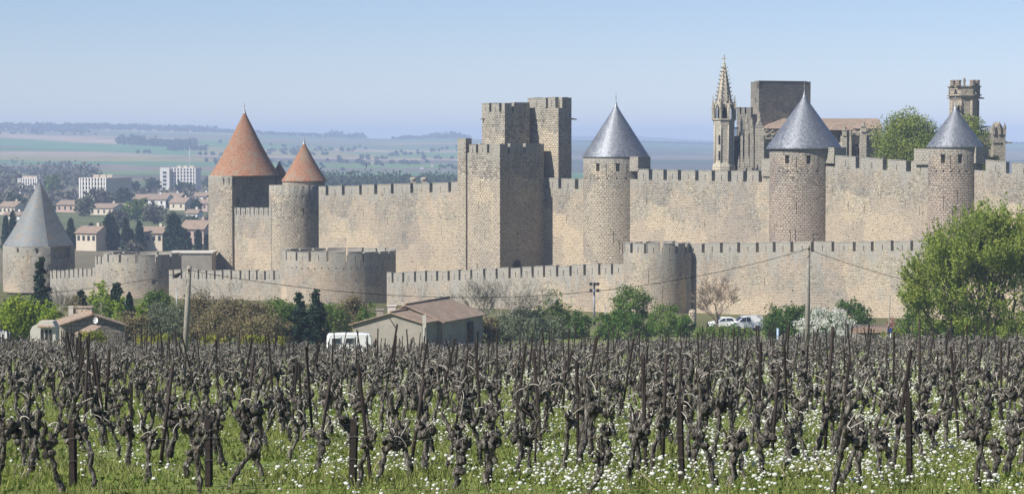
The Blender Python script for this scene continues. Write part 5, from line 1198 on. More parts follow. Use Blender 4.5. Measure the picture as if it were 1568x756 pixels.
hs = [ # px0 px1 eave ridge base wall roof label
 (203, 262, 305, 298, 318, 'farwhite', 'long orange roofed building right of the middle apartment block'), (238, 284, 303, 296, 313, 'farwhite', 'pale orange roofed house right of the long orange roofed building'),
 (262, 292, 310, 303, 322, 'farcream', 'cream house below the right apartment block'), (298, 322, 300, 295, 312, 'farwhite', 'white house touching the big orange cone tower'), (300, 324, 311, 306, 324, 'farpink', 'pinkish house lowest beside the big orange cone tower'),
 (0, 33, 316, 309, 330, 'farcream', 'flat tiled roof house at the left edge above the white sheds'), (6, 36, 329, 325, 338, 'farwhite', 'low white shed at the left edge'), (88, 132, 313, 307, 326, 'farpink', 'long dull orange roof right of the left edge cone'),
 (120, 160, 356, 347, 384, 'farcream', 'pale house with big windows behind the leftmost cypresses'), (216, 256, 356, 348, 384, 'farcream', 'grey roofed cream house between the cypresses'), (280, 322, 350, 338, 380, 'farpink', 'brown roofed house behind the right cypresses'),
 (162, 200, 300, 296, 310, 'farcream', 'low cream building right of the middle apartment block'), (180, 214, 318, 312, 328, 'farpink', 'small pink house amid the trees'), (98, 118, 272, 269, 277, 'farwhite', 'distant white house among bare woods'),
 (140, 186, 318, 312, 330, 'farcream', 'wide roofed house under the middle apartment block'), (286, 306, 326, 321, 334, 'farwhite', 'white shed right of the round green tree')]
for i, (a, b, e, r_, bb, wl, lab) in enumerate(hs): block_house(lab, a, b, e, r_, bb, M[wl], M['canal'], rot=.25 + .1 * (i % 3), wins=4 if b - a > 30 else 2)
def S3_(S): return lambda u, w, d: S(u, w, d - .8)
def apartment(label, px0, px1, pxs, pyt, pyb, Y, floors, bays, seed):
    a, b = P(px0, pyb, Y), P(px1, pyb, Y); zt_ = ztop(px0, pyt, Y); z0 = ground_z(a.x, Y) - 1; t = thing('apartment_block', label, 'apartment block', (a.x, Y, z0)); w = b.x - a.x
    A_ = Vector((a.x, Y, 0)); B_ = Vector((b.x, Y - w * .35, 0)); e = (B_ - A_).normalized(); S_end = along(B_, R(-60), pxs); D = S_end - B_
    mb = MB()
    for p, q in ((A_, B_), (B_, B_ + D), (B_ + D, A_ + D), (A_ + D, A_)): mb.quad((p.x, p.y, z0), (q.x, q.y, z0), (q.x, q.y, zt_), (p.x, p.y, zt_))
    mb.poly([(v.x, v.y, zt_) for v in (A_, B_, B_ + D, A_ + D)]); mb.build('wall', M['farwhite'] if seed != 2 else M['farcream'], t)
    S = Flat(A_, B_, zt_, zt_); H = (zt_ - z0); fh = H / floors
    for i in range(floors):
        mb = MB(); S2 = lambda u, w_, d: S(u, w_, d)
        
        q = [S(.3, fh * (i + .95), -.5), S(S.L - .3, fh * (i + .95), -.5), S(S.L - .3, fh * (i + .78), -.5), S(.3, fh * (i + .78), -.5)]
        mb.quad(*q); mb.quad(S(.3, fh * (i + .95), 0), S(S.L - .3, fh * (i + .95), 0), S(S.L - .3, fh * (i + .95), -.5), S(.3, fh * (i + .95), -.5)); mb.build('balcony', M['farwhite'], t)
        for j in range(bays):
            u = S.L * (j + .5) / bays; mb = MB(); hw = S.L / bays * .22
            mb.quad(S(u - hw, fh * (i + .9), -.03), S(u + hw, fh * (i + .9), -.03), S(u + hw, fh * (i + .2), -.03), S(u - hw, fh * (i + .2), -.03)); mb.build('window', M['glass'], t)
    for j in range(bays + 1):
        u = max(.4, min(S.L - .4, S.L * j / bays)); mb = MB(); shell(S3_(S), u - .35, u + .35, 0, H, .8, mb=mb); mb.build('pier', M['farwhite'], t)
    mb = MB()
    for k in range(3): p = A_ + (B_ - A_) * (.25 + .25 * k) + D * .4; mb.box((p.x, p.y, zt_ - .02), (3, 2.5, 1.6))
    mb.build('roof_housing', M['farcream'], t); return t
apartment('left white balconied apartment block beside the tip of the left slate cone', 28, 60, 66, 273, 300, 1680, 5, 8, 1)
apartment('middle white balconied apartment block with a long brown shaded side', 122, 166, 202, 272, 316, 1400, 7, 9, 2)
apartment('right apartment block with a white stair tower and rooftop masts', 262, 302, 308, 257, 292, 1820, 7, 8, 3)
t = thing('apartment_block', 'narrow white stair tower left of the right apartment block', 'apartment block', tuple(on_ground(253, 1830))); c = on_ground(253.5, 1820); mb = MB(); mb.box((c.x, 1820, c.z - 1), (6.5, 9, ztop(253, 257, 1815) - c.z + 1)); mb.build('wall', M['farwhite'], t)
for j in range(4): mb = MB(); q = P(252, 264 + 6 * j, 1815.4); mb.box((q.x, q.y, q.z - .9), (2.4, .1, 1.5)); mb.build('window', M['glass'], t)
mb = MB(); q = P(290, 225, 1822); mb.tube([(q.x, 1822, ztop(290, 256, 1822)), q], [.25, .12], 6); o = mb.build('radio_mast', M['white'], base=(q.x, 1822, 0)); tag(o, 'thin white mast above the right apartment block', 'mast')
# trees of the plain
grp = 'cypresses of the town cemetery'
for i, (px, w, pt, lab) in enumerate([(8, 13, 332, 'cypress nearest the left edge behind the slate cone'), (19, 15, 325, 'second cypress from the left edge behind the slate cone'), (108, 16, 336, 'cypress touching the right side of the slate cone'), (139, 14, 343, 'slender cypress in front of the pale house'),
    (192, 14, 336, 'tall pointed cypress left of the grey roofed house'), (213, 18, 340, 'blunt cypress in front of the grey roofed house'), (228, 9, 352, 'thin cypress right of the grey roofed house, left of a pair'), (237, 9, 350, 'thin cypress right of the grey roofed house, right of a pair'), (303, 12, 354, 'slender cypress in front of the brown roofed house'), (317, 9, 361, 'small cypress touching the big orange cone tower'), (200, 12, 352, 'dark cypress between the tall pointed one and the blunt one'), (120, 12, 360, 'short cypress right of the slate cone tower')]):
    cypress(lab, px, w, pt, 815 + (i % 4) * 12, 300 + i, grp, .75, 750)
cypress('broad dark cedar like conifer left of the tall pointed cypress', 168, 36, 330, 835, 320, grp, .95, 1500, name='conifer_tree'); cypress('tallest broad dark conifer near the orange tower', 266, 36, 330, 830, 321, grp, .95, 1500, name='conifer_tree'); cypress('wide low dark conifer right of the tallest one', 282, 26, 352, 820, 322, grp, .8, 1000, name='conifer_tree')
for i, (px, w, pt, pb, mt, lab) in enumerate([(206, 20, 274, 294, 'lf_far', 'dark round tree right of the middle apartment block'), (233, 30, 271, 294, 'lf_far', 'dark round tree left of the stair tower'), (283, 34, 276, 294, 'lf_far', 'dark flat tree in front of the right apartment block'), (300, 20, 305, 324, 'lf_far', 'dark tree by the white house'),
    (210, 50, 302, 338, 'lf_green', 'large green tree below the long orange roof'), (236, 40, 308, 342, 'lf_mauve', 'brownish tree right of the large green tree'), (268, 34, 322, 346, 'lf_olive', 'round olive tree near the right edge of the town'), (128, 34, 300, 330, 'lf_olive', 'olive tree below the middle apartment block'), (150, 50, 285, 318, 'lf_mauve', 'bare tree hiding the foot of the middle apartment block'), (82, 30, 262, 300, 'lf_green', 'green tree right of the left slate cone tip'), (190, 30, 283, 318, 'lf_far', 'dark tree at the brown side of the middle block'),
    (180, 40, 320, 350, 'lf_mauve', 'brown tree above the cemetery'), (290, 40, 330, 352, 'lf_olive', 'grey tree above the brown roofed house'), (20, 50, 295, 318, 'lf_far', 'dark tree below the left apartment block'), (60, 44, 292, 325, 'lf_mauve', 'bare tree behind the left slate cone'), (205, 32, 368, 392, 'lf_mauve', 'rounded reddish bare tree behind the round bastion'), (320, 20, 328, 345, 'lf_mauve', 'brown tree touching the orange tower')]):
    Y = Yof(pb) * (.98); rng = np.random.default_rng(400 + i); b = on_ground(px, Y); rx = w / 2 / F * Y; h = ztop(px, pt, Y) - b.z; rz = h / 1.9; t = thing('plain_tree', lab, 'tree', tuple(b), 'trees among the town houses'); leaf_obj('foliage', crown((b.x, Y, b.z + h - rz), (rx, rx * .8, rz), 60, 26, min(rx, rz) * .3, rng, .8, -.9), max(.7, rx * .12), M[mt], t, rng)
    mb = MB(); mb.tube([b, b + Vector((0, 0, h * .6))], [.35, .15], 6); mb.build('trunk', M['bark'], t)
# masses: hedgerows and woods far away (nobody could count them)
def wood(label, spans, mat, seed, leaf, name='woodland'):
    """spans: (px0, px1, pyb, height px, Y) strips of wood"""
    rng = np.random.default_rng(seed); out = []
    for (p0, p1, Y, hp, jit, dens) in spans:
        n = int(abs(p1 - p0) * dens)
        for k in range(n * (2 if jit >= 150 else 1)):
            px = rng.uniform(p0, p1); Yk = Y + rng.normal() * jit
            if jit >= 150 and mnoise.noise(Vector((px * .012, Yk * .004, seed))) < .12: continue
            b = on_ground(px, Yk); h = hp / F * Yk * rng.uniform(.55, 1.2) * (1 + .35 * mnoise.noise(Vector((px * .06, seed, 0)))); r = h * rng.uniform(.35, .6)
            m = 16; p = rng.normal(size=(m, 3)); p /= np.linalg.norm(p, axis=1)[:, None]; p *= rng.uniform(.4, 1, size=(m, 1)); p *= np.array([r, r, h * .5]); out.append(np.array([b.x, Yk, b.z + h * .5]) + p)
    pts = np.concatenate(out); lf = leaf * np.median(pts[:, 1]) / F
    o = leaf_obj(name, pts, lf, M[mat], None, rng, aspect=1.3); tag(o, label, 'woodland'); o['kind'] = 'stuff'; return o
wood('blue green pine wood behind the long inner wall', [(486, 712, 1750, 26, 120, 2.4), (300, 420, 1900, 14, 80, 1.0), (486, 712, 1500, 16, 60, 1.2)], 'lf_far', 1, 4.5, 'pine_wood')
wood('bare mauve woods in the plain left', [(-60, 150, 2250, 24, 250, 2.2), (-60, 60, 1900, 20, 120, 1.2), (60, 340, 1500, 14, 100, .7), (-60, 110, 2900, 10, 200, .8), (486, 560, 2000, 10, 100, .8)], 'lf_mauve', 2, 4.5, 'bare_wood')
wood('wooded ridge and hedgerows on the horizon', [(-60, 330, 6900, 9, 120, 2.2), (330, 560, 6900, 5, 120, 1.0), (500, 560, 6850, 10, 60, .5), (600, 720, 6800, 5, 100, 1.0), (180, 300, 4700, 10, 150, 1.4), (210, 330, 4200, 5, 200, .8), (-60, 150, 6200, 5, 150, .8), (330, 720, 4400, 4, 200, .35), (300, 720, 3500, 4, 250, .4), (850, 1100, 6900, 2.5, 100, 1.2), (1530, 1640, 6900, 3, 100, 1.0), (660, 712, 6700, 9, 120, 1.2)], 'lf_far', 3, 2.6, 'far_woodland')
rr_ = random.Random(5)
for i in range(26):
    px = [rr_.uniform(150, 235), rr_.uniform(80, 170), rr_.uniform(235, 330), rr_.uniform(560, 700), rr_.uniform(10, 60)][i % 5]; Y = 6650 + rr_.uniform(-250, 120) if i % 5 != 3 else 3300 + rr_.uniform(-200, 300)
    b = on_ground(px, Y); w = rr_.uniform(2.5, 6) / F * Y; h = (2.2 if Y > 5000 else 3) / F * Y; t = thing('village_house', 'tiny far house of the hazy village on the ridge' if Y > 5000 else 'tiny far house in the hazy valley beyond the pine wood', 'house', tuple(b), 'ridge village houses' if Y > 5000 else 'valley houses')
    mb = MB(); mb.box((b.x, Y, b.z - 2), (w, 9, h + 2)); mb.build('wall', M[['farwhite', 'farcream', 'farpink'][i % 3]], t); mb = MB(); z = b.z + h
    roof_quad(mb, (b.x - w/2 - .5, Y - 5, z), (b.x + w/2 + .5, Y - 5, z), (b.x + w/2 + .5, Y, z + h * .4), (b.x - w/2 - .5, Y, z + h * .4)); roof_quad(mb, (b.x + w/2 + .5, Y + 5, z), (b.x - w/2 - .5, Y + 5, z), (b.x - w/2 - .5, Y, z + h * .4), (b.x + w/2 + .5, Y, z + h * .4)); mb.build('roof', M['canal'], t)
# ================================================================ the vineyard
ZG = np.array([v[2] for v in vx]).reshape(len(Ys), len(Xs))
def gz(x, y):
    x = np.asarray(x, dtype=float); y = np.asarray(y, dtype=float)
    i = np.clip(np.searchsorted(Xs, x) - 1, 0, len(Xs) - 2); j = np.clip(np.searchsorted(Ys, y) - 1, 0, len(Ys) - 2)
    a = (x - Xs[i]) / (Xs[i+1] - Xs[i]); b = (y - Ys[j]) / (Ys[j+1] - Ys[j])
    return ZG[j, i]*(1-a)*(1-b) + ZG[j, i+1]*a*(1-b) + ZG[j+1, i]*(1-a)*b + ZG[j+1, i+1]*a*b
s = N('gnarled vine bark'); g = s.n('TexCoord').outputs['Object']; 
f = s.noise(s.mapping(g, (1, 1, .35)), 22, 6, .8); f2 = s.noise(g, 5, 3, .6); oi = s.n('ObjectInfo').outputs['Random']
c = s.ramp(f, [(.39, (.014, .012, .010)), (.50, (.092, .083, .072)), (.61, (.34, .32, .28))])
c = s.mix(s.ramp(f2, [(.60, 0.0), (.72, .5)]), c, (.16, .10, .05)); c = s.mix(.35, c, s.ramp(oi, [(0, (.7, .7, .7)), (1, (1.25, 1.2, 1.15))]), 'MULTIPLY')
s.bsdf(c, .95, normal=s.bump(f, .05), spec=.1); M['vine'] = s.m
M['cane'] = plain('dry vine cane', (.50, .46, .40), .8, 0, .35, 12)
M['farvine'] = M['vine']
def ring_tube(pts, rad, n, rng, rough=.16, close=True):
    pts = np.asarray(pts, dtype=float); m = len(pts); V = []
    for i in range(m):
        d = pts[min(i+1, m-1)] - pts[max(i-1, 0)]; d /= np.linalg.norm(d) + 1e-9
        a = np.cross(d, [0, 1, .3]); a /= np.linalg.norm(a) + 1e-9; b = np.cross(d, a)
        for k in range(n):
            t = 2*math.pi*k/n; r = rad[i] * (1 + rng.uniform(-rough, rough)); V.append(pts[i] + (a*math.cos(t) + b*math.sin(t)) * r)
    Fq = [(i*n+k, i*n+(k+1) % n, (i+1)*n+(k+1) % n, (i+1)*n+k) for i in range(m-1) for k in range(n)]
    return np.array(V), np.array(Fq)
def join(parts, sep=False):
    if sep: return parts[:4]
    V = []; Fq = []; o = 0
    for v, f_ in parts: V.append(v); Fq.append(f_ + o); o += len(v)
    return np.concatenate(V), np.concatenate(Fq)
def make_vine(seed, lod=0):
    rng = np.random.default_rng(seed); P_ = []; C_ = []; n = 9 if lod == 0 else 4
    h = rng.uniform(.50, .80); lean = rng.normal(size=2) * .15; m = 15 if lod == 0 else 4
    ks = np.linspace(0, 1, m); wob = rng.normal(size=(m, 2)) * (.026 if lod == 0 else .03); wob[0] = 0
    tr_ = np.stack([lean[0]*ks**1.3 + np.cumsum(wob[:, 0])*.6, lean[1]*ks**1.3 + np.cumsum(wob[:, 1])*.6, -.08 + (h + .08)*ks], 1)
    r0 = rng.uniform(.033, .056); rad = r0 * (1.15 - .35*np.sin(math.pi*ks*.8)) * rng.uniform(.85, 1.2, size=m) * (1 + .16*np.sin(ks*rng.uniform(9, 16) + rng.uniform(0, 6))); rad[-1] = r0*1.3; rad[-2] = r0*1.35; rad[0] = r0*1.25
    P_.append(ring_tube(tr_, rad, n, rng, .26)); top = tr_[-1]
    # swollen head
    for q in range(7 if lod == 0 else 2):
        c = top + rng.normal(size=3)*np.array([.055, .055, .06]) + np.array([0, 0, -.02]); zz = np.linspace(-1, 1, 5); d = rng.normal(size=3); d /= np.linalg.norm(d); rr = r0*rng.uniform(.9, 1.55)
        P_.append(ring_tube(c + d*zz[:, None]*rr, rr*np.array([.15, .85, 1.0, .8, .12]), 7 if lod == 0 else 4, rng, .34))
    na = rng.integers(2, 5) if lod == 0 else rng.integers(2, 4); a0 = rng.uniform(0, 6.28)
    for i in range(na):
        a = a0 + 6.28*i/na + rng.normal()*.4; L = rng.uniform(.07, .24) if rng.uniform() < .75 else rng.uniform(.25, .42); k = 6 if lod == 0 else 3
        d = np.array([math.cos(a), math.sin(a)*.8, rng.uniform(.1, .9)]); p = top + np.array([0, 0, -.03]); pts = [p]
        for j in range(k): d = d + np.array([rng.normal()*.28, rng.normal()*.28, .16]); d /= np.linalg.norm(d); p = p + d*L/k; pts.append(p)
        ra = r0*np.linspace(.85, .62, k+1)*rng.uniform(.75, 1.35, size=k+1); ra[-1] = r0*.4
        if lod == 0: ra[-2] = r0*rng.uniform(.85, 1.3)
        P_.append(ring_tube(pts, ra, 7 if lod == 0 else 3, rng, .32))
        for s_ in range(rng.integers(2, 5) if lod == 0 else 2):       # spurs and knuckles
            q = pts[-1 - rng.integers(0, 2)]; dd = np.array([rng.normal()*.5, rng.normal()*.5, 1.0]); dd /= np.linalg.norm(dd); l = rng.uniform(.05, .13)
            P_.append(ring_tube([q, q+dd*l*.5, q+dd*l], [.018, .015, .009] if lod == 0 else [.02, .018, .014], 5 if lod == 0 else 3, rng, .2))
        for s_ in range(rng.integers(1, 3) if lod == 0 else rng.integers(0, 3)):
            q = pts[-1]; dd = np.array([rng.normal()*.8, rng.normal()*.6, rng.uniform(.2, 1.1)]); dd /= np.linalg.norm(dd); L2 = rng.uniform(.07, .28); kk = 6 if lod == 0 else 3; cp = [q]; droop = rng.uniform(-1.4, .25)
            for j in range(kk): dd = dd + np.array([rng.normal()*.12, rng.normal()*.12, droop*.35]); dd /= np.linalg.norm(dd); cp.append(cp[-1] + dd*L2/kk)
            rc = .010 if lod == 0 else .013; C_.append(ring_tube(cp, np.linspace(rc, rc*.45, kk+1), 4 if lod == 0 else 3, rng, .1))
    if not C_: q = top; C_.append(ring_tube([q, q + [.05, 0, .15], q + [.12, .02, .22]], [.008, .007, .004], 3, rng))
    return join(P_), join(C_, sep=(lod == 0))
def mesh_from(name, VF, smooth=True):
    V, Fq = VF; me = bpy.data.meshes.new(name); me.from_pydata(V.tolist(), [], Fq.tolist()); me.polygons.foreach_set('use_smooth', [smooth]*len(Fq)); me.update(); return me
PROT = [(make_vine(900 + i)) for i in range(30)]
PM = [(mesh_from('trunk', a), [mesh_from('cane', q) for q in b]) for a, b in PROT]
PROT = [(a, join(b)) for a, b in PROT]
LOWP = [make_vine(950 + i, 1) for i in range(24)]
# planting grid: rows run away to the right
rw = math.atan((1900 - 784) / F); dirv = np.array([math.sin(rw), math.cos(rw)]); crs = np.array([math.cos(rw), -math.sin(rw)])
rng = np.random.default_rng(2024); plants = []; stakes = []
for it in range(-90, 60):
    t0 = it * 1.72; off = rng.uniform(0, 1.1)
    for js in range(0, 240):
        s_ = 30 + off + js * 1.2
        p = dirv * s_ + crs * t0 + rng.normal(size=2) * np.array([.10, .12])
        x, y = p
        edge = 211 + 1.5 * math.sin(it * 1.3)
        px = 784 + F * x / max(y, 1)
        if px > 1180: edge = 211 - max(0, (px - 1180)) * .055
        if y < 34.8 or y > edge or px < -380 or px > 1960: continue
        if rng.uniform() < .18: continue
        if (js + it * 3) % 8 == 0: stakes.append((x + rng.normal()*.08, y + .25))
        plants.append((x, y, px))
plants.sort(key=lambda q: q[1]); plants = np.array(plants)
inview = (plants[:, 2] > -12) & (plants[:, 2] < 1580)
idx_near = np.where(inview)[0][:300]; near_set = set(idx_near.tolist())
ORD = 'first second third fourth fifth sixth seventh eighth ninth tenth eleventh twelfth thirteenth fourteenth fifteenth sixteenth seventeenth eighteenth nineteenth twentieth'.split()
front = [i for i in idx_near if plants[i, 1] < 37.6]; front.sort(key=lambda i: plants[i, 2]); front = front[:20]; rank = {i: k for k, i in enumerate(front)}
zs = gz(plants[:, 0], plants[:, 1])
for n_, i in enumerate(idx_near):
    x, y, px = plants[i]; k = (n_ * 7 + int(x * 3)) % 30
    lab = ('%s vine stock from the left along the front edge' % ORD[rank[i]]) if i in rank else 'dark gnarled pruned vine stock in the rows just behind the front edge'
    t = thing('vine', lab, 'vine', (x, y, zs[i]), 'front edge vine stocks' if i in rank else 'vine stocks of the near rows')
    t.rotation_euler = (0, 0, rng.uniform(0, 6.28)); sc = rng.uniform(.88, 1.22); t.scale = (sc, sc, sc * rng.uniform(.9, 1.1))
    for nm, me, mt in [('trunk', PM[k][0], M['vine'])] + [('cane', q, M['cane']) for q in PM[k][1]]:
        if not me.materials: me.materials.append(mt)
        o = bpy.data.objects.new(nm, me); COL.objects.link(o); o.parent = t
far = [i for i in range(len(plants)) if i not in near_set]
def tile(name, which, protos, idxs, mat, label):
    Vs = []; Fs = []; o = 0
    for i in idxs:
        V, Fq = protos[rng.integers(len(protos))][which]; a = rng.uniform(0, 6.28); sc = rng.uniform(.85, 1.2); ca, sa = math.cos(a)*sc, math.sin(a)*sc
        W_ = np.empty_like(V); W_[:, 0] = V[:, 0]*ca - V[:, 1]*sa + plants[i, 0]; W_[:, 1] = V[:, 0]*sa + V[:, 1]*ca + plants[i, 1]; W_[:, 2] = V[:, 2]*sc + zs[i]; Vs.append(W_); Fs.append(Fq + o); o += len(V)
    ob = raw_mesh(name, np.concatenate(Vs), np.concatenate(Fs).ravel(), 4, mat, smooth=True); tag(ob, label, 'vines'); ob['kind'] = 'stuff'; return ob
midv = [i for i in far if plants[i, 1] < 85]; farv = [i for i in far if plants[i, 1] >= 85]
st = rng.bit_generator.state
# trunks and canes of the same plant use the same random numbers
def both(name, protos, idxs, label):
    global rng
    for which, mt, suf in ((0, M['vine'], ''), (1, M['cane'], ' canes')):
        rng = np.random.default_rng(99 + len(idxs)); tile(name if which == 0 else 'vine_canes', which, protos, idxs, mt, label if which == 0 else label.replace('vine stocks', 'pale pruned canes'))
both('vine_rows', PROT, midv, 'dense dark vine stocks of the middle rows above the white flowers'); both('far_vine_rows', LOWP, farv, 'far mass of bare vine stocks up to the hedges')
print('vines', len(plants), len(midv), len(farv), 'stakes', len(stakes))

# ---- stakes
rng = np.random.default_rng(5)
def stake_mesh(h, w, d, top=0.0):
    mb = MB(); mb.box((0, 0, -.15), (w, d, h + .15)); mb.box((0, -d * .5 - .001, -.15), (w * .3, d * .5, h + .10)); return mb
stake_me = []
for i in range(6):
    mb = stake_mesh(1.50 + .08 * i, .052, .035); o = mb.build('stake', M['iron'], base=(0, 0, 0)); stake_me.append(o.data); bpy.data.objects.remove(o)
sx = np.array(stakes); o_ = np.argsort(sx[:, 1]); sx = sx[o_]; spx = 784 + F * sx[:, 0] / sx[:, 1]; sz = gz(sx[:, 0], sx[:, 1])
vis = [i for i in range(len(sx)) if -15 < spx[i] < 1583 and sx[i, 1] > 38]; ind = vis[:290]; SV = []; SF = []; so_ = 0
for n_, i in enumerate(range(len(sx))):
    if sx[i, 1] < 38 : continue
    lean = (rng.normal() * .05, rng.normal() * .11 + .04)
    if i in set(ind[:0]): pass
    if i in ind:
        o = bpy.data.objects.new('stake', stake_me[i % 6]); COL.objects.link(o); o.location = (sx[i, 0], sx[i, 1], sz[i]); o.rotation_euler = (lean[0], lean[1], rng.uniform(-.6, .6)); k = rng.uniform(.85, 1.22); o.scale = (1.0, 1.0, k)
        tag(o, 'dark leaning metal stake standing among the vine rows', 'stake', 'stakes among the vines')
    elif -60 < spx[i] < 1640:
        h = rng.uniform(1.05, 1.75); w = .03; dx, dy = lean[1] * h, -lean[0] * h; x, y, z = sx[i, 0], sx[i, 1], sz[i]
        q = [(-w, -w), (w, -w), (w, w), (-w, w)]; SV += [(x+a, y+b, z) for a, b in q] + [(x+a+dx, y+b+dy, z+h) for a, b in q]; SF += [(so_+a, so_+(a+1) % 4, so_+4+(a+1) % 4, so_+4+a) for a in range(4)]; so_ += 8
ob = raw_mesh('far_stakes', np.array(SV), np.array(SF).ravel(), 4, M['iron']); tag(ob, 'many thin dark stakes in the far vine rows', 'stakes'); ob['kind'] = 'stuff'
# thick short end posts along the front edge
eposts = []
for n_, (px, pyt, w, ln) in enumerate([(-98, 642, 7.5, .0), (110, 641, 8.5, 0.0), (318, 641, 8.5, 0), (538, 641, 9, .03), (748, 660, 8, -.06), (1043, 610, 7, -.03), (1392, 600, 7, -.02), (1655, 640, 8, 0)]):
    Y = 37.0 + .1 * n_; b = Vector((P(px, 700, Y).x, Y, float(gz(P(px, 700, Y).x, Y)))); tp = P(px, pyt, Y); h = tp.z - b.z
    mb = MB(); ww = w / F * Y; mb.box((b.x, b.y, b.z - .2), (ww, ww * .8, h + .2)); mb.box((b.x + ww * .72, b.y + .01, b.z - .2), (ww * .35, ww * .5, h + .12)); eposts.append(tp)
    if 0 <= px < 1568: 
        o = mb.build('end_post', M['iron'], base=tuple(b)); o.rotation_euler = (0, ln, 0); tag(o, ['', 'leftmost thick dark end post at the bottom edge', 'second thick dark end post from the left at the bottom edge', 'third dark end post from the left, beside white flowers', 'shorter end post leaning left, fourth from the left', 'tall dark end post right of the bottom middle', 'tall dark end post near the bottom right'][n_], 'post', 'end posts of the rows')
# leaning tall stakes the eye catches in front
for px0, y0, px1, y1, Y, lab in [(243, 733, 265, 556, 41, 'long thin stake leaning right, right of the leftmost end post'), (305, 0, 0, 0, 0, ''), (376, 660, 390, 532, 52, 'tall stake leaning right near the second end post'), (627, 728, 649, 580, 42, 'long stake leaning right between third and fourth end posts'), (700, 640, 717, 531, 55, 'tall thin stake leaning right above the fourth end post'), (862, 632, 866, 545, 66, 'upright twin looking stake near the picture middle'), (484, 725, 506, 575, 43, 'stake leaning right beside the big forked vine'), (1014, 730, 1020, 542, 42, 'upright tall stake at the bottom centre right'), (1262, 710, 1275, 500, 46, 'tallest thin stake below the right utility pole'), (1408, 600, 1408, 488, 60, 'tall upright stake below the big green tree'), (1180, 722, 1192, 560, 43, 'stout stake leaning slightly right, right of the bottom centre'), (882, 728, 815, 622, 41.5, 'broken bent rusty stake with its top snapped over'), (130, 650, 133, 556, 50, 'thin upright stake at the lower left')]:
    if Y == 0: continue
    if 'broken' in lab:
        a, b, c_ = P(818, 731, 41.5), P(822, 645, 41.5), P(800, 625, 41.4); a.z = float(gz(a.x, 41.5)) - .1; mb = MB(); mb.tube([a, b], .018, 6); mb.tube([b, c_], [.02, .014], 6); a0_ = a
    else:
        a, c_ = P(px0, y0, Y), P(px1, y1, Y); k = (a.z - float(gz(a.x, Y)) + .1) / (c_.z - a.z); a = a - (c_ - a) * k; mb = MB(); mb.tube([a, c_], [.031, .028], 6)
    o = mb.build('stake', M['iron'], base=tuple(a)); tag(o, lab, 'stake', 'conspicuous front stakes')
# wires
def wire(pts, label): mb = MB(); mb.tube(pts, .0028, 4, cap=False); o = mb.build('trellis_wire', M['wire'], base=tuple(pts[0])); tag(o, label, 'wire', 'trellis wires'); return o
for k, (dz, lab) in enumerate(((.28, 'upper wire strung along the front end posts'), (.62, 'lower wire strung along the front end posts'))):
    pts = []
    for a, b in zip(eposts[:-1], eposts[1:]):
        for j in range(6):
            q = a.lerp(b, j / 6); g0 = float(gz(q.x, q.y)); pts.append(Vector((q.x, q.y - .05, g0 + 1.0 - dz + .03 * math.sin(j * 2.1 + k) - .05 * math.sin(math.pi * j / 6))))
    wire(pts, lab)
for n_, it in enumerate(range(-22, 6, 2)):
    pts = []
    for j in range(14):
        s_ = 36.5 + j * 3.4; x, y = dirv * s_ + crs * it * 1.72
        pts.append(Vector((x, y, float(gz(x, y)) + .72 + .03 * math.sin(j * 1.7 + it))))
    px = 784 + F * pts[5].x / pts[5].y
    if -50 < px < 1600: wire(pts, 'thin sagging wire running back along a vine row')

# ---- grass, weeds, flowers
M['grass'] = leafmat('grass blades', [(.12, .15, .05), (.20, .235, .075), (.28, .31, .10), (.36, .34, .17)], .35, .5)
M['weed'] = leafmat('low weeds', [(.09, .13, .04), (.17, .23, .06), (.25, .32, .08)], .35, .5)
M['flower'] = leafmat('small white flower heads', [(.62, .62, .58), (.80, .80, .78)], .3)
M['straw'] = leafmat('dry stalks', [(.28, .23, .15), (.36, .31, .22)], .2)
def fan_points(n, Y0, Y1, rng, pw=1.0):
    u = rng.uniform(0, 1, size=n); Y = np.sqrt(Y0**2 + (Y1**2 - Y0**2) * u) if pw == 1 else Y0 + (Y1 - Y0) * u ** pw
    px = rng.uniform(-200, 1780, size=n); x = (px - 784) / F * Y; return x, Y
nzv = np.vectorize(lambda x, y, s, o: mnoise.noise(Vector((x*s + o, y*s - o, o))))
def blades(name, n, Y0, Y1, h, w, mat, label, rng, cat, pw=1.0, patch=None):
    x, y = fan_points(n, Y0, Y1, rng, pw)
    m = nzv(x, y, .35, 3.0); keep = rng.uniform(-.4, .45, size=n) < m + .25; x, y, m = x[keep], y[keep], m[keep]; n = len(x)
    z = gz(x, y); hh = h * rng.uniform(.4, 1.3, size=n) * (1 + .6 * m); a = rng.uniform(0, 6.28, size=n); ww = w * rng.uniform(.6, 1.4, size=n); tl = rng.normal(size=(n, 2)) * .35 * hh[:, None]
    dx, dy = np.cos(a)*ww, np.sin(a)*ww
    V = np.stack([np.stack([x-dx, y-dy, z-.02], 1), np.stack([x+dx, y+dy, z-.02], 1), np.stack([x+dx*.6+tl[:, 0]*.6, y+dy*.6+tl[:, 1]*.6, z+hh*.65], 1), np.stack([x+tl[:, 0], y+tl[:, 1], z+hh], 1)], 1).reshape(-1, 3)
    o = raw_mesh(name, V, np.arange(len(V)), 4, mat); tag(o, label, cat); o['kind'] = 'stuff'
rng = np.random.default_rng(66)
blades('grass', 90000, 34, 62, .13, .012, M['grass'], 'fresh green grass between the front vines', rng, 'grass')
blades('far_grass', 80000, 62, 160, .16, .03, M['grass'], 'green grass between the farther vine rows', rng, 'grass')
blades('dry_stalks', 9000, 34, 110, .22, .006, M['straw'], 'dry straw coloured stalks in the grass', rng, 'dry grass')
x, y = fan_points(52000, 34, 75, rng); m = nzv(x, y, .5, 9.0); k = rng.uniform(-.6, .5, size=len(x)) < m; x, y = x[k], y[k]
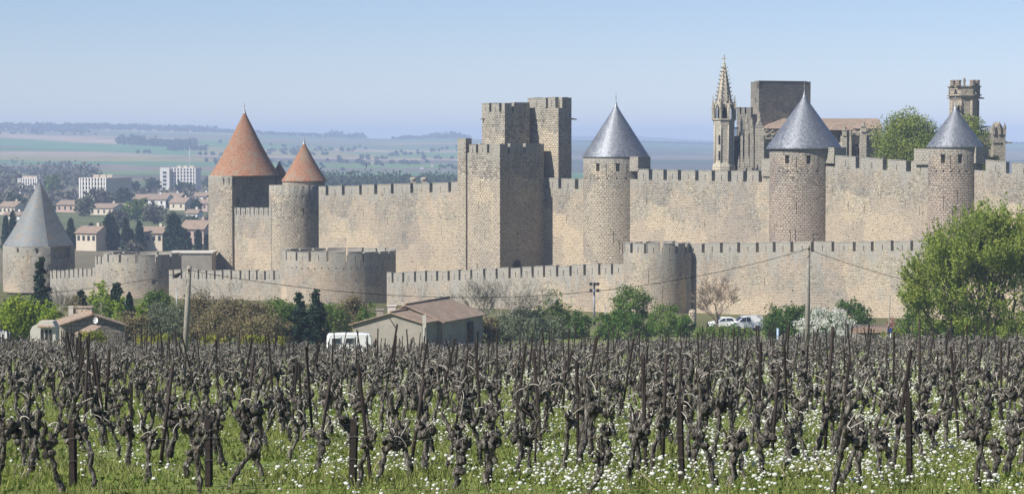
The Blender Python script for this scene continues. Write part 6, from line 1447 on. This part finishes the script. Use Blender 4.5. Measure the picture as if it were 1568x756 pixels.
pts = np.stack([x, y, gz(x, y) + rng.uniform(.01, .13, size=len(x))], 1); o = leaf_obj('weeds', pts, .05, M['weed'], None, rng, up=.4, aspect=1.4); tag(o, 'low leafy weeds covering the ground between vines', 'weeds'); o['kind'] = 'stuff'
# flower heads: rounded clusters a few centimetres across
t = (1 + 5 ** .5) / 2; IV = np.array([(-1, t, 0), (1, t, 0), (-1, -t, 0), (1, -t, 0), (0, -1, t), (0, 1, t), (0, -1, -t), (0, 1, -t), (t, 0, -1), (t, 0, 1), (-t, 0, -1), (-t, 0, 1)]) / 1.9
IF = np.array([(0,11,5),(0,5,1),(0,1,7),(0,7,10),(0,10,11),(1,5,9),(5,11,4),(11,10,2),(10,7,6),(7,1,8),(3,9,4),(3,4,2),(3,2,6),(3,6,8),(3,8,9),(4,9,5),(2,4,11),(6,2,10),(8,6,7),(9,8,1)])
def flowers(name, n, Y0, Y1, r, label, rng, thr):
    x, y = fan_points(n, Y0, Y1, rng); px = 784 + F*x/y
    m = nzv(x, y, .32, 21.0) * .9 + nzv(x, y, 1.3, 5.0) * .95 + np.interp(px, [0, 350, 480, 760, 900, 1200, 1568], [-.42, -.34, -.02, -.04, .02, .14, .08])
    k = m > thr + rng.uniform(-.08, .28, size=n); x, y = x[k], y[k]; n = len(x)
    z = gz(x, y) + rng.uniform(.07, .30, size=n); rr = r * np.clip(rng.lognormal(-.15, .42, size=n), .4, 2.3)
    V = (IV[None] * rr[:, None, None] * np.array([1, 1, .7]) * rng.uniform(.75, 1.25, size=(n, 12, 1)) + np.stack([x, y, z], 1)[:, None]).reshape(-1, 3)
    Fq = (IF[None] + (np.arange(n) * 12)[:, None, None]).reshape(-1)
    o = raw_mesh(name, V, Fq, 3, M['flower']); tag(o, label, 'flowers'); o['kind'] = 'stuff'; print(name, n)
flowers('white_flowers', 24000, 34, 60, .022, 'white flower heads scattered between the front vines', rng, .02)
flowers('far_white_flowers', 40000, 60, 135, .030, 'white flower heads glimpsed between the farther vines', rng, .0)
